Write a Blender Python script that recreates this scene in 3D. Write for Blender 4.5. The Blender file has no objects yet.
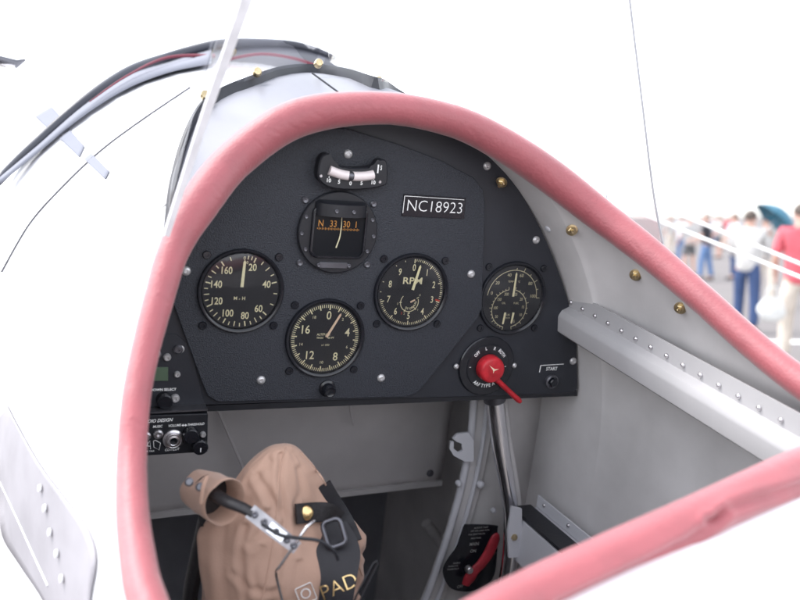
import bpy, bmesh, math, random
from mathutils import Vector, Matrix, noise
from mathutils.bvhtree import BVHTree
random.seed(7)
R_ = math.radians
scn = bpy.context.scene

# ------------------------------------------------------------------ camera
FPX = 850.0                                   # focal length in pixels of an 800 px wide picture
PITCH = R_(5.6)
cam_d = bpy.data.cameras.new('camera'); cam = bpy.data.objects.new('camera', cam_d)
scn.collection.objects.link(cam); scn.camera = cam
cam.location = (0, 0, 1.65); cam.rotation_euler = (R_(90) - PITCH, 0, 0)
cam_d.sensor_width = 36; cam_d.lens = 36 * FPX / 800
cam_d.clip_start = .02; cam_d.clip_end = 5000
cam_d.dof.use_dof = True; cam_d.dof.focus_distance = .86; cam_d.dof.aperture_fstop = 5.2

# ------------------------------------------------------------------ sky and sun
SUN_EL, SUN_AZ = R_(58), R_(-75)              # azimuth measured from +Y towards +X
w = bpy.data.worlds.new('World'); scn.world = w; w.use_nodes = True
nt = w.node_tree; nt.nodes.clear()
sky = nt.nodes.new('ShaderNodeTexSky'); sky.sky_type = 'NISHITA'; sky.sun_disc = False
sky.sun_elevation = SUN_EL; sky.sun_rotation = SUN_AZ
sky.dust_density = 1; sky.air_density = 1.0; sky.ozone_density = 1
hs = nt.nodes.new('ShaderNodeHueSaturation'); hs.inputs['Saturation'].default_value = .22
bgn = nt.nodes.new('ShaderNodeBackground'); bgn.inputs[1].default_value = .15
wo = nt.nodes.new('ShaderNodeOutputWorld')
nt.links.new(sky.outputs[0], hs.inputs['Color']); nt.links.new(hs.outputs[0], bgn.inputs[0]); nt.links.new(bgn.outputs[0], wo.inputs[0])
sd = bpy.data.lights.new('sun', 'SUN'); sun = bpy.data.objects.new('sun', sd); scn.collection.objects.link(sun)
sd.energy = .75; sd.angle = R_(25); sd.color = (1, .965, .92)
sdir = Vector((math.sin(SUN_AZ) * math.cos(SUN_EL), math.cos(SUN_AZ) * math.cos(SUN_EL), math.sin(SUN_EL)))
sun.rotation_euler = sdir.to_track_quat('Z', 'Y').to_euler()
scn.view_settings.view_transform = 'Standard'; scn.view_settings.look = 'None'
scn.view_settings.exposure = 2.05; scn.view_settings.gamma = 1; scn.view_settings.use_curve_mapping = False
scn.cycles.max_bounces = 10; scn.cycles.transparent_max_bounces = 12

# ------------------------------------------------------------------ frames
# The biplane stands on its tail wheel: its own frame (x right, y to the nose, z up) is tilted in the world.
cr = Vector((1, 0, 0)); cf = Vector((0, math.cos(PITCH), -math.sin(PITCH))); cu = Vector((0, math.sin(PITCH), math.cos(PITCH)))
def c2w(v): return cr * v[0] + cu * v[1] + cf * v[2]
AX = Vector((.92, -.01, .39)).normalized()
AZ = Vector((.10, .96, -.25)); AZ = (AZ - AX * AZ.dot(AX)).normalized()
AY = -AX.cross(AZ)
if AY.z < 0: AY = -AY
P0 = Vector(((337 - 400) / FPX * .83, 0, .83))
A = Matrix.Identity(4)
for i, ax in enumerate((AX, AY, AZ)):
    wv = c2w(ax)
    for k in range(3): A[k][i] = wv[k]
org = Vector(cam.location) + c2w(P0)
for k in range(3): A[k][3] = org[k]
CAM_A = Vector((-P0.dot(AX), -P0.dot(AY), -P0.dot(AZ)))       # eye position in the biplane's frame
def ray(u, v):
    d = Vector(((u - 400) / FPX, (300 - v) / FPX, 1))
    return Vector((d.dot(AX), d.dot(AY), d.dot(AZ)))
def at(u, v, Z): return CAM_A + ray(u, v) * Z
def pl(u, v, y=0.0):                                          # on a cross plane of the fuselage
    d = ray(u, v); return CAM_A + d * ((y - CAM_A.y) / d.y)
def plx(u, v, x):
    d = ray(u, v); return CAM_A + d * ((x - CAM_A.x) / d.x)
def plz(u, v, z):
    d = ray(u, v); return CAM_A + d * ((z - CAM_A.z) / d.z)

# ------------------------------------------------------------------ materials
def mat(name, col, rough=.5, metal=0, bump=0, bscale=200, var=0, vscale=8, coat=0, coatr=.1, emit=None, spec=.5, detail=4, dirt=None, bdist=.001, sheen=0):
    m = bpy.data.materials.new(name); m.use_nodes = True; t = m.node_tree; b = t.nodes['Principled BSDF']
    b.inputs['Base Color'].default_value = (*col, 1); b.inputs['Roughness'].default_value = rough
    b.inputs['Metallic'].default_value = metal; b.inputs['Specular IOR Level'].default_value = spec
    b.inputs['Coat Weight'].default_value = coat; b.inputs['Coat Roughness'].default_value = coatr
    b.inputs['Sheen Weight'].default_value = sheen
    tc = t.nodes.new('ShaderNodeTexCoord')
    if var:
        n = t.nodes.new('ShaderNodeTexNoise'); n.inputs['Scale'].default_value = vscale; n.inputs['Detail'].default_value = 6
        t.links.new(tc.outputs['Object'], n.inputs['Vector'])
        r = t.nodes.new('ShaderNodeValToRGB'); r.color_ramp.elements[0].position = .3; r.color_ramp.elements[1].position = .7
        d = dirt if dirt else tuple(c * (1 - var) for c in col)
        r.color_ramp.elements[0].color = (*d, 1); r.color_ramp.elements[1].color = (*[min(1, c * (1 + var * .5)) for c in col], 1)
        t.links.new(n.outputs['Fac'], r.inputs[0]); t.links.new(r.outputs[0], b.inputs['Base Color'])
        mr = t.nodes.new('ShaderNodeMapRange'); mr.inputs['To Min'].default_value = max(0, rough - .08); mr.inputs['To Max'].default_value = min(1, rough + .1)
        t.links.new(n.outputs['Fac'], mr.inputs[0]); t.links.new(mr.outputs[0], b.inputs['Roughness'])
    if bump:
        n2 = t.nodes.new('ShaderNodeTexNoise'); n2.inputs['Scale'].default_value = bscale; n2.inputs['Detail'].default_value = detail
        t.links.new(tc.outputs['Object'], n2.inputs['Vector'])
        bp = t.nodes.new('ShaderNodeBump'); bp.inputs['Strength'].default_value = bump; bp.inputs['Distance'].default_value = bdist
        t.links.new(n2.outputs['Fac'], bp.inputs['Height']); t.links.new(bp.outputs[0], b.inputs['Normal'])
    if emit:
        b.inputs['Emission Color'].default_value = (*emit[0], 1); b.inputs['Emission Strength'].default_value = emit[1]
    return m
def glass(name, tint=(1, 1, 1), gloss=.08, rough=.02):
    m = bpy.data.materials.new(name); m.use_nodes = True; t = m.node_tree; t.nodes.clear()
    o = t.nodes.new('ShaderNodeOutputMaterial'); mx = t.nodes.new('ShaderNodeMixShader')
    tr = t.nodes.new('ShaderNodeBsdfTransparent'); tr.inputs[0].default_value = (*tint, 1)
    gl = t.nodes.new('ShaderNodeBsdfGlossy'); gl.inputs['Roughness'].default_value = rough
    lw = t.nodes.new('ShaderNodeFresnel'); lw.inputs[0].default_value = 1.45
    ml = t.nodes.new('ShaderNodeMath'); ml.operation = 'MULTIPLY'; ml.inputs[1].default_value = gloss / .04
    t.links.new(lw.outputs[0], ml.inputs[0]); ml.use_clamp = True
    t.links.new(ml.outputs[0], mx.inputs[0]); t.links.new(tr.outputs[0], mx.inputs[1]); t.links.new(gl.outputs[0], mx.inputs[2]); t.links.new(mx.outputs[0], o.inputs[0])
    return m
M = {}
M['white_paint'] = mat('white_paint', (.8, .8, .82), .22, coat=.6, coatr=.05, var=.04, vscale=5)
M['deck_shade_grey'] = mat('deck_shade_grey', (.21, .215, .25), .4, var=.08, vscale=9)
M['pale_reflection'] = mat('pale_reflection', (.23, .238, .28), .8, spec=.1)
M['reflection_grey'] = mat('reflection_grey', (.34, .325, .35), .6, var=.2, vscale=14)
M['pink_leather'] = mat('pink_leather', (.33, .070, .085), .52, bump=.4, bscale=420, var=.12, vscale=35, coat=.45, coatr=.5, sheen=.35, bdist=.0015)
M['grey_paint'] = mat('grey_paint', (.62, .60, .60), .45, var=.16, vscale=11, bump=.15, bscale=60)
M['grey_dark'] = mat('grey_dark', (.60, .575, .58), .55, var=.2, vscale=7, bump=.3, bscale=40)
M['grey_light'] = mat('grey_light', (.6, .6, .64), .4, var=.08, vscale=10, bump=.1, bscale=90)
M['floor_dark'] = mat('floor_dark', (.30, .305, .34), .6, var=.3, vscale=9)
M['panel_wrinkle'] = mat('panel_wrinkle', (.028, .031, .042), .5, bump=1, bscale=800, var=.4, vscale=520, detail=3, bdist=.0011)
M['panel_smooth'] = mat('panel_smooth', (.021, .023, .031), .45, bump=.12, bscale=500, var=.15, vscale=20)
M['black'] = mat('black', (.014, .015, .02), .42, bump=.15, bscale=300, var=.2, vscale=60)
M['black_gloss'] = mat('black_gloss', (.012, .013, .018), .22, var=.2, vscale=50)
M['dial_face'] = mat('dial_face', (.02, .021, .028), .55, var=.15, vscale=80)
M['cream'] = mat('cream', (.92, .86, .58), .6, var=.08, vscale=300)
M['tan_cream'] = mat('tan_cream', (.75, .69, .46), .6)
M['salmon'] = mat('salmon', (.9, .68, .50), .5)
M['white_ink'] = mat('white_ink', (.88, .88, .88), .5, var=.08, vscale=400)
M['dim_ink'] = mat('dim_ink', (.30, .30, .29), .5)
M['orange_ink'] = mat('orange_ink', (.58, .26, .055), .6)
M['red'] = mat('red', (.55, .02, .032), .42, var=.28, vscale=120, bump=.08, bscale=200)
M['red_ink'] = mat('red_ink', (.7, .06, .03), .5)
M['red_worn'] = mat('red_worn', (.36, .02, .035), .45, var=.3, vscale=80, bump=.2, bscale=120)
M['steel'] = mat('steel', (.62, .6, .62), .3, 1, bump=.1, bscale=200, var=.1, vscale=90)
M['plate_steel'] = mat('plate_steel', (.36, .35, .37), .36, .9, bump=.4, bscale=160, var=.35, vscale=120)
M['screw_white'] = mat('screw_white', (.58, .57, .58), .38, .55, var=.15, vscale=300)
M['chrome'] = mat('chrome', (.82, .82, .85), .16, 1, var=.05, vscale=20)
M['brass'] = mat('brass', (.62, .50, .30), .32, 1, var=.25, vscale=300)
M['gold'] = mat('gold', (.85, .62, .3), .28, 1, var=.1, vscale=200)
M['gunmetal'] = mat('gunmetal', (.16, .16, .18), .38, .8, var=.2, vscale=50)
M['tan_cloth'] = mat('tan_cloth', (.50, .315, .235), .72, bump=.5, bscale=900, var=.14, vscale=16, sheen=.2, bdist=.0006)
M['black_web'] = mat('black_web', (.02, .019, .024), .55, bump=.6, bscale=1200, var=.2, vscale=40, bdist=.0006)
M['black_leather'] = mat('black_leather', (.02, .018, .02), .4, bump=.5, bscale=300, var=.2, vscale=40)
M['lcd'] = mat('lcd', (.09, .135, .09), .3, var=.05, vscale=60)
M['tube_white'] = mat('tube_white', (.80, .72, .72), .25, coat=.5)
M['gasket'] = mat('gasket', (.03, .032, .04), .45, var=.2, vscale=50)
M['longeron_grey'] = mat('longeron_grey', (.42, .41, .42), .42, var=.08, vscale=12, bump=.1, bscale=80)
M['seam'] = mat('seam', (.14, .135, .15), .6)
M['trim_white'] = mat('trim_white', (.62, .60, .62), .3, coat=.3, var=.12, vscale=70)
M['trim_grey'] = mat('trim_grey', (.34, .34, .36), .35)
M['frame_blue'] = mat('frame_blue', (.04, .043, .06), .42, coat=.1, var=.15, vscale=20)
M['red_stripe'] = mat('red_stripe', (.18, .025, .045), .5)
M['wire_white'] = mat('wire_white', (.85, .85, .85), .3)
M['glass'] = glass('clear_glass', (.985, .985, .99), .012)
M['dial_glass'] = glass('dial_glass', (1, 1, 1), .05, .06)
M['tinted_glass'] = glass('tinted_glass', (.55, .58, .68), .12)
M['dark_glass'] = mat('dark_glass', (.006, .008, .011), .3, spec=.25)
M['tarmac'] = mat('tarmac', (.165, .15, .148), .85, bump=.3, bscale=30, var=.12, vscale=.35)
M['road_line'] = mat('road_line', (.8, .8, .78), .7)
M['skin'] = mat('skin', (.55, .33, .26), .5, var=.05, vscale=20)
M['teal'] = mat('teal_cloth', (.035, .14, .21), .6, var=.1)
def cloth(n, c): return mat(n, c, .8, bump=.4, bscale=25, var=.15, vscale=12, bdist=.02)
M['denim'] = cloth('denim', (.035, .065, .16)); M['denim_light'] = cloth('denim_light', (.11, .19, .36)); M['shirt_white'] = cloth('shirt_white', (.5, .49, .48))
M['shirt_red'] = cloth('shirt_red', (.62, .12, .15)); M['khaki'] = cloth('khaki', (.62, .55, .48)); M['shirt_black'] = cloth('shirt_black', (.035, .035, .045))
M['shorts_grey'] = cloth('shorts_grey', (.12, .12, .125)); M['hair'] = mat('hair', (.07, .05, .04), .6, bump=.5, bscale=90); M['shoe'] = mat('shoe', (.08, .07, .07), .6)
M['hair_grey'] = mat('hair_grey', (.3, .28, .26), .6); M['shirt_pale'] = cloth('shirt_pale', (.6, .63, .68)); M['bag_white'] = cloth('bag_white', (.7, .7, .68))

# ------------------------------------------------------------------ object helpers
def tag(o, label=None, cat=None, group=None, kind=None):
    if label: o['label'] = label
    if cat: o['category'] = cat
    if group: o['group'] = group
    if kind: o['kind'] = kind
    return o
def thing(name, label, cat, loc=(0, 0, 0), group=None, mw=None):
    o = bpy.data.objects.new(name, None); o.empty_display_size = .02; scn.collection.objects.link(o)
    o.matrix_world = (A if mw is None else mw) @ Matrix.Translation(loc)
    return tag(o, label, cat, group)
def copy_tree(o, parent=None):
    c = o.copy(); scn.collection.objects.link(c)
    if parent: c.parent = parent
    for ch in [x for x in o.children]: copy_tree(ch, c)
    return c

_txt = {}
def text_geo(s, shear=0, bold=0):
    k = (s, shear, bold)
    if k not in _txt:
        cu = bpy.data.curves.new('t', 'FONT'); cu.body = s; cu.align_x = 'CENTER'; cu.align_y = 'CENTER'; cu.shear = shear
        cu.offset = bold; cu.resolution_u = 3
        ob = bpy.data.objects.new('t', cu); me = bpy.data.meshes.new_from_object(ob)
        _txt[k] = ([v.co.copy() for v in me.vertices], [tuple(p.vertices) for p in me.polygons])
        bpy.data.objects.remove(ob); bpy.data.meshes.remove(me); bpy.data.curves.remove(cu)
    return _txt[k]

class MB:
    def __init__(s, off=(0, 0, 0)): s.b = bmesh.new(); s.off = Vector(off)
    def add(s, verts, faces):
        vs = [s.b.verts.new(v) for v in verts]
        for f in faces:
            try: s.b.faces.new([vs[i] for i in f])
            except ValueError: pass
        return vs
    def box(s, c, d, bev=0, mx=None):
        r = bmesh.ops.create_cube(s.b, size=1); vs = r['verts']
        for v in vs: v.co = Vector((v.co.x * d[0], v.co.y * d[1], v.co.z * d[2]))
        if bev:
            es = list({e for v in vs for e in v.link_edges})
            rr = bmesh.ops.bevel(s.b, geom=es, offset=bev, segments=2, affect='EDGES')
            vs = list({v for f in rr['faces'] for v in f.verts} | {v for v in vs if v.is_valid})
        for v in vs: v.co = (mx @ v.co if mx else v.co) + Vector(c)
        return s
    def grid(s, rows, closed_u=False, closed_v=False):
        n = len(rows[0]); vs = [[s.b.verts.new(p) for p in r] for r in rows]
        for i in range(len(rows) - (0 if closed_v else 1)):
            for j in range(n - (0 if closed_u else 1)):
                a, b2, c, d = vs[i][j], vs[i][(j + 1) % n], vs[(i + 1) % len(rows)][(j + 1) % n], vs[(i + 1) % len(rows)][j]
                try: s.b.faces.new((a, b2, c, d))
                except ValueError: pass
        return vs
    def lathe(s, prof, c=(0, 0, 0), seg=48, axis='Y', mx=None, caps=True, sx=1, sz=1):
        c = Vector(c); rows = []
        for r, h in prof:
            row = []
            for k in range(seg):
                t = 2 * math.pi * k / seg
                p = Vector((r * math.cos(t) * sx, h, r * math.sin(t) * sz))
                if axis == 'Z': p = Vector((p.x, p.z, p.y))
                if axis == 'X': p = Vector((p.y, p.x, p.z))
                row.append((mx @ p if mx else p) + c)
            rows.append(row)
        vs = s.grid(rows, closed_u=True)
        if caps:
            if prof[0][0] > 1e-6: s.b.faces.new(vs[0])
            if prof[-1][0] > 1e-6: s.b.faces.new(vs[-1][::-1])
        return s
    def tube(s, pts, r, seg=12, closed=False, flat=None, up=None):
        pts = [Vector(p) for p in pts]; n = len(pts); rr = r if isinstance(r, (list, tuple)) else [r] * n
        prev = Vector(up) if up else None; rows = []
        for i, p in enumerate(pts):
            a = pts[(i - 1) % n] if (closed or i > 0) else p; b2 = pts[(i + 1) % n] if (closed or i < n - 1) else p
            t = (b2 - a).normalized()
            if prev is None: prev = Vector((0, 0, 1)) if abs(t.z) < .9 else Vector((1, 0, 0))
            nrm = (prev - t * prev.dot(t)).normalized()
            if not up: prev = nrm
            bi = t.cross(nrm); row = []
            for k in range(seg):
                th = 2 * math.pi * k / seg; f = flat or 1
                row.append(p + nrm * math.cos(th) * rr[i] * f + bi * math.sin(th) * rr[i])
            rows.append(row)
        vs = s.grid(rows, closed_u=True, closed_v=closed)
        if not closed: s.b.faces.new(vs[0]); s.b.faces.new(vs[-1][::-1])
        return s
    def ribbon(s, pts, wd, wdir, th, nrm=None):
        """flat strap: points, width (or list), direction of the width (or list), thickness"""
        rows = []; n = len(pts)
        for i, p in enumerate(pts):
            p = Vector(p); t = (Vector(pts[min(n - 1, i + 1)]) - Vector(pts[max(0, i - 1)])).normalized()
            wv = Vector(wdir[i] if isinstance(wdir, list) else wdir); wv = (wv - t * wv.dot(t)).normalized(); nn = t.cross(wv).normalized()
            ww = (wd[i] if isinstance(wd, list) else wd) / 2; h = th / 2
            rows.append([p - wv * ww - nn * h, p + wv * ww - nn * h, p + wv * ww + nn * h, p - wv * ww + nn * h])
        vs = s.grid(rows, closed_u=True); s.b.faces.new(vs[0]); s.b.faces.new(vs[-1][::-1]); return s
    def prism(s, poly, y0, y1, bev=0):
        """polygon given in (x, z), solid between y0 (towards the pilot) and y1"""
        n = len(poly); ca = sum(p[0] for p in poly) / n, sum(p[1] for p in poly) / n
        rows = []
        if bev:
            ins = []
            for i, p in enumerate(poly):
                a = Vector(poly[i - 1]); b2 = Vector(poly[(i + 1) % n]); q = Vector(p); d = (b2 - a).normalized(); nn = Vector((-d.y, d.x))
                if nn.dot(Vector(ca) - q) < 0: nn = -nn
                ins.append(q + nn * bev)
            rows.append([(q[0], y0, q[1]) for q in ins]); rows.append([(p[0], y0 + bev, p[1]) for p in poly])
        else: rows.append([(p[0], y0, p[1]) for p in poly])
        rows.append([(p[0], y1, p[1]) for p in poly])
        vs = s.grid(rows, closed_u=True); s.b.faces.new(vs[0]); s.b.faces.new(vs[-1][::-1]); return s
    def text(s, t, x, z, size, y=0, rot=0, shear=0, bold=0, sx=1, fr=None):
        vs, fs = text_geo(t, shear, bold); c, sn = math.cos(rot), math.sin(rot); out = []
        for v in vs:
            X = v.x * size * sx; Z = v.y * size
            q = Vector((x + X * c - Z * sn, y, z + X * sn + Z * c))
            out.append(fr @ q if fr else q)
        s.add(out, fs); return s
    def rect(s, x, z, wd, h, y=0, rot=0):
        c, sn = math.cos(rot), math.sin(rot); vs = []
        for a, b2 in ((-1, -1), (1, -1), (1, 1), (-1, 1)):
            X, Z = a * wd / 2, b2 * h / 2; vs.append((x + X * c - Z * sn, y, z + X * sn + Z * c))
        s.add(vs, [(0, 1, 2, 3)]); return s
    def arc(s, x, z, r, a0, a1, wd, y=0, seg=48):
        """angles clockwise from 12 o'clock, degrees"""
        rows = [[], []]
        for k in range(seg + 1):
            a = R_(a0 + (a1 - a0) * k / seg)
            for q, rr in ((0, r - wd / 2), (1, r + wd / 2)): rows[q].append((x + rr * math.sin(a), y, z + rr * math.cos(a)))
        s.grid(rows); return s
    def tick(s, x, z, a, r0, r1, wd, y=0):
        a = R_(a); rm = (r0 + r1) / 2; return s.rect(x + rm * math.sin(a), z + rm * math.cos(a), wd, abs(r1 - r0), y, -a)
    def build(s, name, m, parent=None, smooth=40, normals=True, sub=0, solid=0):
        if normals: bmesh.ops.recalc_face_normals(s.b, faces=s.b.faces)
        for v in s.b.verts: v.co -= s.off
        me = bpy.data.meshes.new(name); s.b.to_mesh(me); s.b.free()
        for mm in (m if isinstance(m, list) else [m]): me.materials.append(mm)
        me.polygons.foreach_set('use_smooth', [True] * len(me.polygons)); me.set_sharp_from_angle(angle=R_(smooth))
        o = bpy.data.objects.new(name, me); scn.collection.objects.link(o)
        if parent: o.parent = parent
        if sub:
            q = o.modifiers.new('s', 'SUBSURF'); q.levels = sub; q.render_levels = sub
        if solid:
            q = o.modifiers.new('t', 'SOLIDIFY'); q.thickness = solid; q.offset = 0
        return o

def spline(pts, n, closed=False):
    """Catmull-Rom through points (any dimension)"""
    P = [Vector(p) for p in pts]; N = len(P); out = []; segs = N if closed else N - 1
    for i in range(segs):
        g = (lambda k: P[k % N]) if closed else (lambda k: P[max(0, min(N - 1, k))])
        a, b2, c, d = g(i - 1), g(i), g(i + 1), g(i + 2)
        for k in range(n):
            t = k / n
            out.append(.5 * ((2 * b2) + (c - a) * t + (2 * a - 5 * b2 + 4 * c - d) * t * t + (3 * b2 - a - 3 * c + d) * t ** 3))
    if not closed: out.append(P[-1].copy())
    return out
def lerp(a, b, t): return a + (b - a) * t
def sstep(t): t = max(0, min(1, t)); return t * t * (3 - 2 * t)
def face_mx(nrm, upv=Vector((0, 0, 1))):
    """matrix whose -Y axis points along nrm"""
    y = -Vector(nrm).normalized(); x = y.cross(upv).normalized(); z = x.cross(y)
    return Matrix((x, y, z)).transposed()

# ------------------------------------------------------------------ the ground
def ground():
    m = MB(); xs = [-2500, -400, -60, -10, 10, 60, 400, 2500]
    m.grid([[(x, y, 0) for x in xs] for y in xs]); o = m.build('tarmac', M['tarmac']); tag(o, kind='structure')
    # painted lines, 4 mm above the tarmac
    for (x0, x1, y0, y1) in ((2.2, 9.0, 11.0, 11.25), (-12, -2.6, 7.0, 7.2)):
        m = MB(); m.grid([[(x0, y0, .004), (x1, y0, .004)], [(x0, y1, .004), (x1, y1, .004)]]); tag(m.build('painted_line', M['road_line']), kind='structure')
ground()

# ------------------------------------------------------------------ the biplane's shell
plane = thing('biplane', 'white open-cockpit biplane with red leather rim around its cockpit opening', 'aircraft')
RIM = [(380,108,.76),(298,118,.74),(237,158,.72),(200,203,.69),(174,250,.67),(158,302,.65),(145,352,.63),(136,400,.61),(132,452,.59),(132,505,.56),(137,553,.53),(147,600,.5),(180,670,.46),(270,715,.43),(380,680,.42),(470,628,.43),(530,597,.45),(600,564,.47),(700,518,.5),(800,471,.54),(860,448,.58),(880,433,.61),(858,420,.64),(800,382,.68),(750,342,.72),(700,297,.76),(650,254,.80),(600,215,.83),(550,176,.83),(500,143,.81),(450,120,.79)]
RR =  [.0145,.0165,.0165,.0160,.0125,.0115,.0105,.0102,.0102,.0105,.0110,.0115,.012,.0125,.013,.0135,.0142,.0142,.0142,.0142,.0142,.0142,.0142,.0125,.0125,.0130,.0145,.0160,.0170,.0160,.0150]
RP = [at(*r) for r in RIM]
rimc = spline(RP, 8, True); rimr = [v.x for v in spline([(r, 0, 0) for r in RR], 8, True)]
NR = len(rimc)
XC, ZC = .03, -.2
AO, AI = .325, .29
def bf(y):
    if y < 0: return lerp(.40, .25, sstep((-y - .02) / .42))
    return lerp(.40, .417, sstep(y / .14))
def lfac(y): return lerp(.80, 1.04, sstep((y + .30) / .45)) + .5 * sstep((y - .1) / .7)
def S(phi, y, a=AO, db=0):
    h = math.pi / 2; b = bf(y) + db
    if phi < 0: a *= lfac(y)
    if abs(phi) <= h: return Vector((XC + a * math.sin(phi), y, ZC + b * math.cos(phi)))
    e = abs(phi) - h; return Vector((XC + math.copysign(a, phi), y, ZC - e * .42))
def inv(p, a=AO, db=0):
    if p.x < XC: a *= lfac(p.y)
    return math.atan2((p.x - XC) / a, (p.z - ZC) / (bf(p.y) + db))
rows = [[] for _ in range(34)]
for p in rimc:
    ph, yy = inv(p), p.y; d0 = p - S(ph, yy)
    dx, dy = ph / 2.9, (yy + .2) / 1.9
    L = math.hypot(dx, dy); dx, dy = dx / L, dy / L
    k = min(2.9 / abs(dx * 2.9) if dx else 1e9, 1e9); lam = min(1 / abs(dx) if abs(dx) > 1e-6 else 1e9, 1 / abs(dy) if abs(dy) > 1e-6 else 1e9)
    ph1, y1 = dx * lam * 2.9, -.2 + dy * lam * 1.9
    for i in range(34):
        t = (i / 33) ** 1.7
        f, y = lerp(ph, ph1, t), lerp(yy, y1, t)
        rows[i].append(S(f, y) + d0 * (1 - sstep(t / .42)))
m = MB(); m.grid(rows, closed_u=True)
m.b.normal_update(); skin_bvh = BVHTree.FromBMesh(m.b)
m.build('fuselage_skin', M['white_paint'], plane, smooth=60)
def on_skin(u, v, lift=.0006):
    h = skin_bvh.ray_cast(CAM_A, ray(u, v))
    if h[0] is None: return None
    n = h[1] if h[1].dot(CAM_A - h[0]) > 0 else -h[1]
    return h[0] + n * lift, n
def drop(p, lift=.002):
    h = skin_bvh.ray_cast(Vector((p.x, p.y, .6)), Vector((0, 0, -1)))
    return Vector((p.x, p.y, h[0].z + lift)) if h[0] else p
def dk(u, v, Z, lift=.006):
    h = on_skin(u, v, lift)
    return h[0] if h and (h[0] - CAM_A).length < ray(u, v).length * Z else at(u, v, Z)
def near_S(u, v, z0, z1):
    best = None
    for k in range(400):
        p = at(u, v, lerp(z0, z1, k / 399)); q = S(inv(p), p.y); d = (p - q).length
        if best is None or d < best[0]: best = (d, p)
    return best[1]

def to_px(p):
    d = p - CAM_A; c_ = AX * d.x + AY * d.y + AZ * d.z; return 400 + FPX * c_.x / c_.z, 300 - FPX * c_.y / c_.z
def seg_d(px, py, a, b2):
    vx, vy = b2[0] - a[0], b2[1] - a[1]; t = max(0, min(1, ((px - a[0]) * vx + (py - a[1]) * vy) / (vx * vx + vy * vy))); ex, ey = px - a[0] - vx * t, py - a[1] - vy * t
    return math.hypot(ex, ey), vx * ey - vy * ex
# padded leather rim: a rolled tube with soft creases
m = MB(); rows = []
prev = Vector((0, 0, 1))
for i, p in enumerate(rimc):
    t = (rimc[(i + 1) % NR] - rimc[i - 1]).normalized(); nr = (prev - t * prev.dot(t)).normalized(); bi = t.cross(nr); row = []
    for k in range(48):
        th = 2 * math.pi * k / 48; r = rimr[i]
        row.append((p, nr, bi, th, r))
    rows.append(row)
RC = [([(560, 604), (640, 566), (690, 540), (716, 520), (730, 508), (765, 497), (820, 480)], .0022, 4.5), ([(708, 520), (716, 519), (724, 512)], .0022, 3.5),
      ([(312, 112), (324, 118)], .0008, 1.6), ([(337, 105), (345, 112)], .0007, 1.3), ([(343, 103), (352, 111)], .0007, 1.2), ([(270, 130), (279, 134)], .0008, 1.4), ([(287, 124), (297, 129)], .0007, 1.4), ([(365, 103), (373, 110)], .0006, 1.3),
      ([(302, 122), (312, 127)], .0006, 1.3), ([(255, 140), (263, 147)], .0007, 1.4), ([(385, 104), (391, 110)], .0006, 1.2), ([(214, 186), (220, 194)], .0007, 1.6), ([(470, 128), (478, 138)], .0006, 1.6), ([(545, 172), (553, 184)], .0006, 1.6), ([(633, 242), (641, 252)], .0007, 1.6), ([(160, 296), (168, 303)], .0006, 1.8), ([(133, 420), (142, 426)], .0006, 2)]
rows2 = []; SUBN = 6
for i in range(NR * SUBN):                    # resample finely for creases
    a = rows[(i // SUBN) % NR]; b2 = rows[(i // SUBN + 1) % NR]; f = (i % SUBN) / SUBN; row = []
    pc = a[0][0].lerp(b2[0][0], f); cx_, cy_ = to_px(pc)
    near = [c_ for c_ in RC if any(math.hypot(cx_ - q[0], cy_ - q[1]) < 75 for q in c_[0])]
    for k in range(48):
        nr = a[k][1].lerp(b2[k][1], f); bi = a[k][2].lerp(b2[k][2], f); th = a[k][3]; r = lerp(a[k][4], b2[k][4], f)
        d = nr * math.cos(th) + bi * math.sin(th); q = pc + d * r; dz = 0
        wr = max(0, noise.noise(Vector((pc.x * 140 + pc.z * 40, th * 1.1 + pc.z * 20, pc.y * 90)))) * .00028
        dz += noise.noise(Vector((q.x * 60 + q.z * 90, q.y * 60, q.z * 22))) * .0001 - wr
        if near and d.dot(CAM_A - pc) > 0:
            px, py = to_px(q)
            for pts_, dep, wid in near:
                dm = min(seg_d(px, py, u_, v_)[0] for u_, v_ in zip(pts_, pts_[1:]))
                if dm < wid * 4: dz += dep * (1 if wid > 3 else .45) * (-math.exp(-(dm / wid) ** 2) + .5 * math.exp(-((dm - 2 * wid) / wid) ** 2))
        row.append(q + d * dz)
    rows2.append(row)
m.grid(rows2, closed_u=True, closed_v=True); m.build('rim_padding', M['pink_leather'], plane, smooth=80)

# inner walls: the shell's inside, hung from the rim
def ext(y):                                    # nothing, keeps the lower wall straight
    return 0
cols = []
for p in rimc:
    q = Vector(p); a = AI; side = 1 if q.x > XC else -1
    ph = inv(q, a, -.02); base = S(ph, q.y, a, -.02); d0 = q - base; col = []
    for i in range(26):
        t = i / 25; f = lerp(ph, math.copysign(math.pi / 2 + 1.15, ph), t ** 1.1)
        s_ = S(f, q.y, a, -.02)
        if abs(f) > math.pi / 2: s_.z = ZC - (abs(f) - math.pi / 2) * .5
        s_.x -= side * .004 * min(1, t * 9)
        col.append(s_ + d0 * (1 - sstep(t / .7)))
    cols.append(col)
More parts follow.
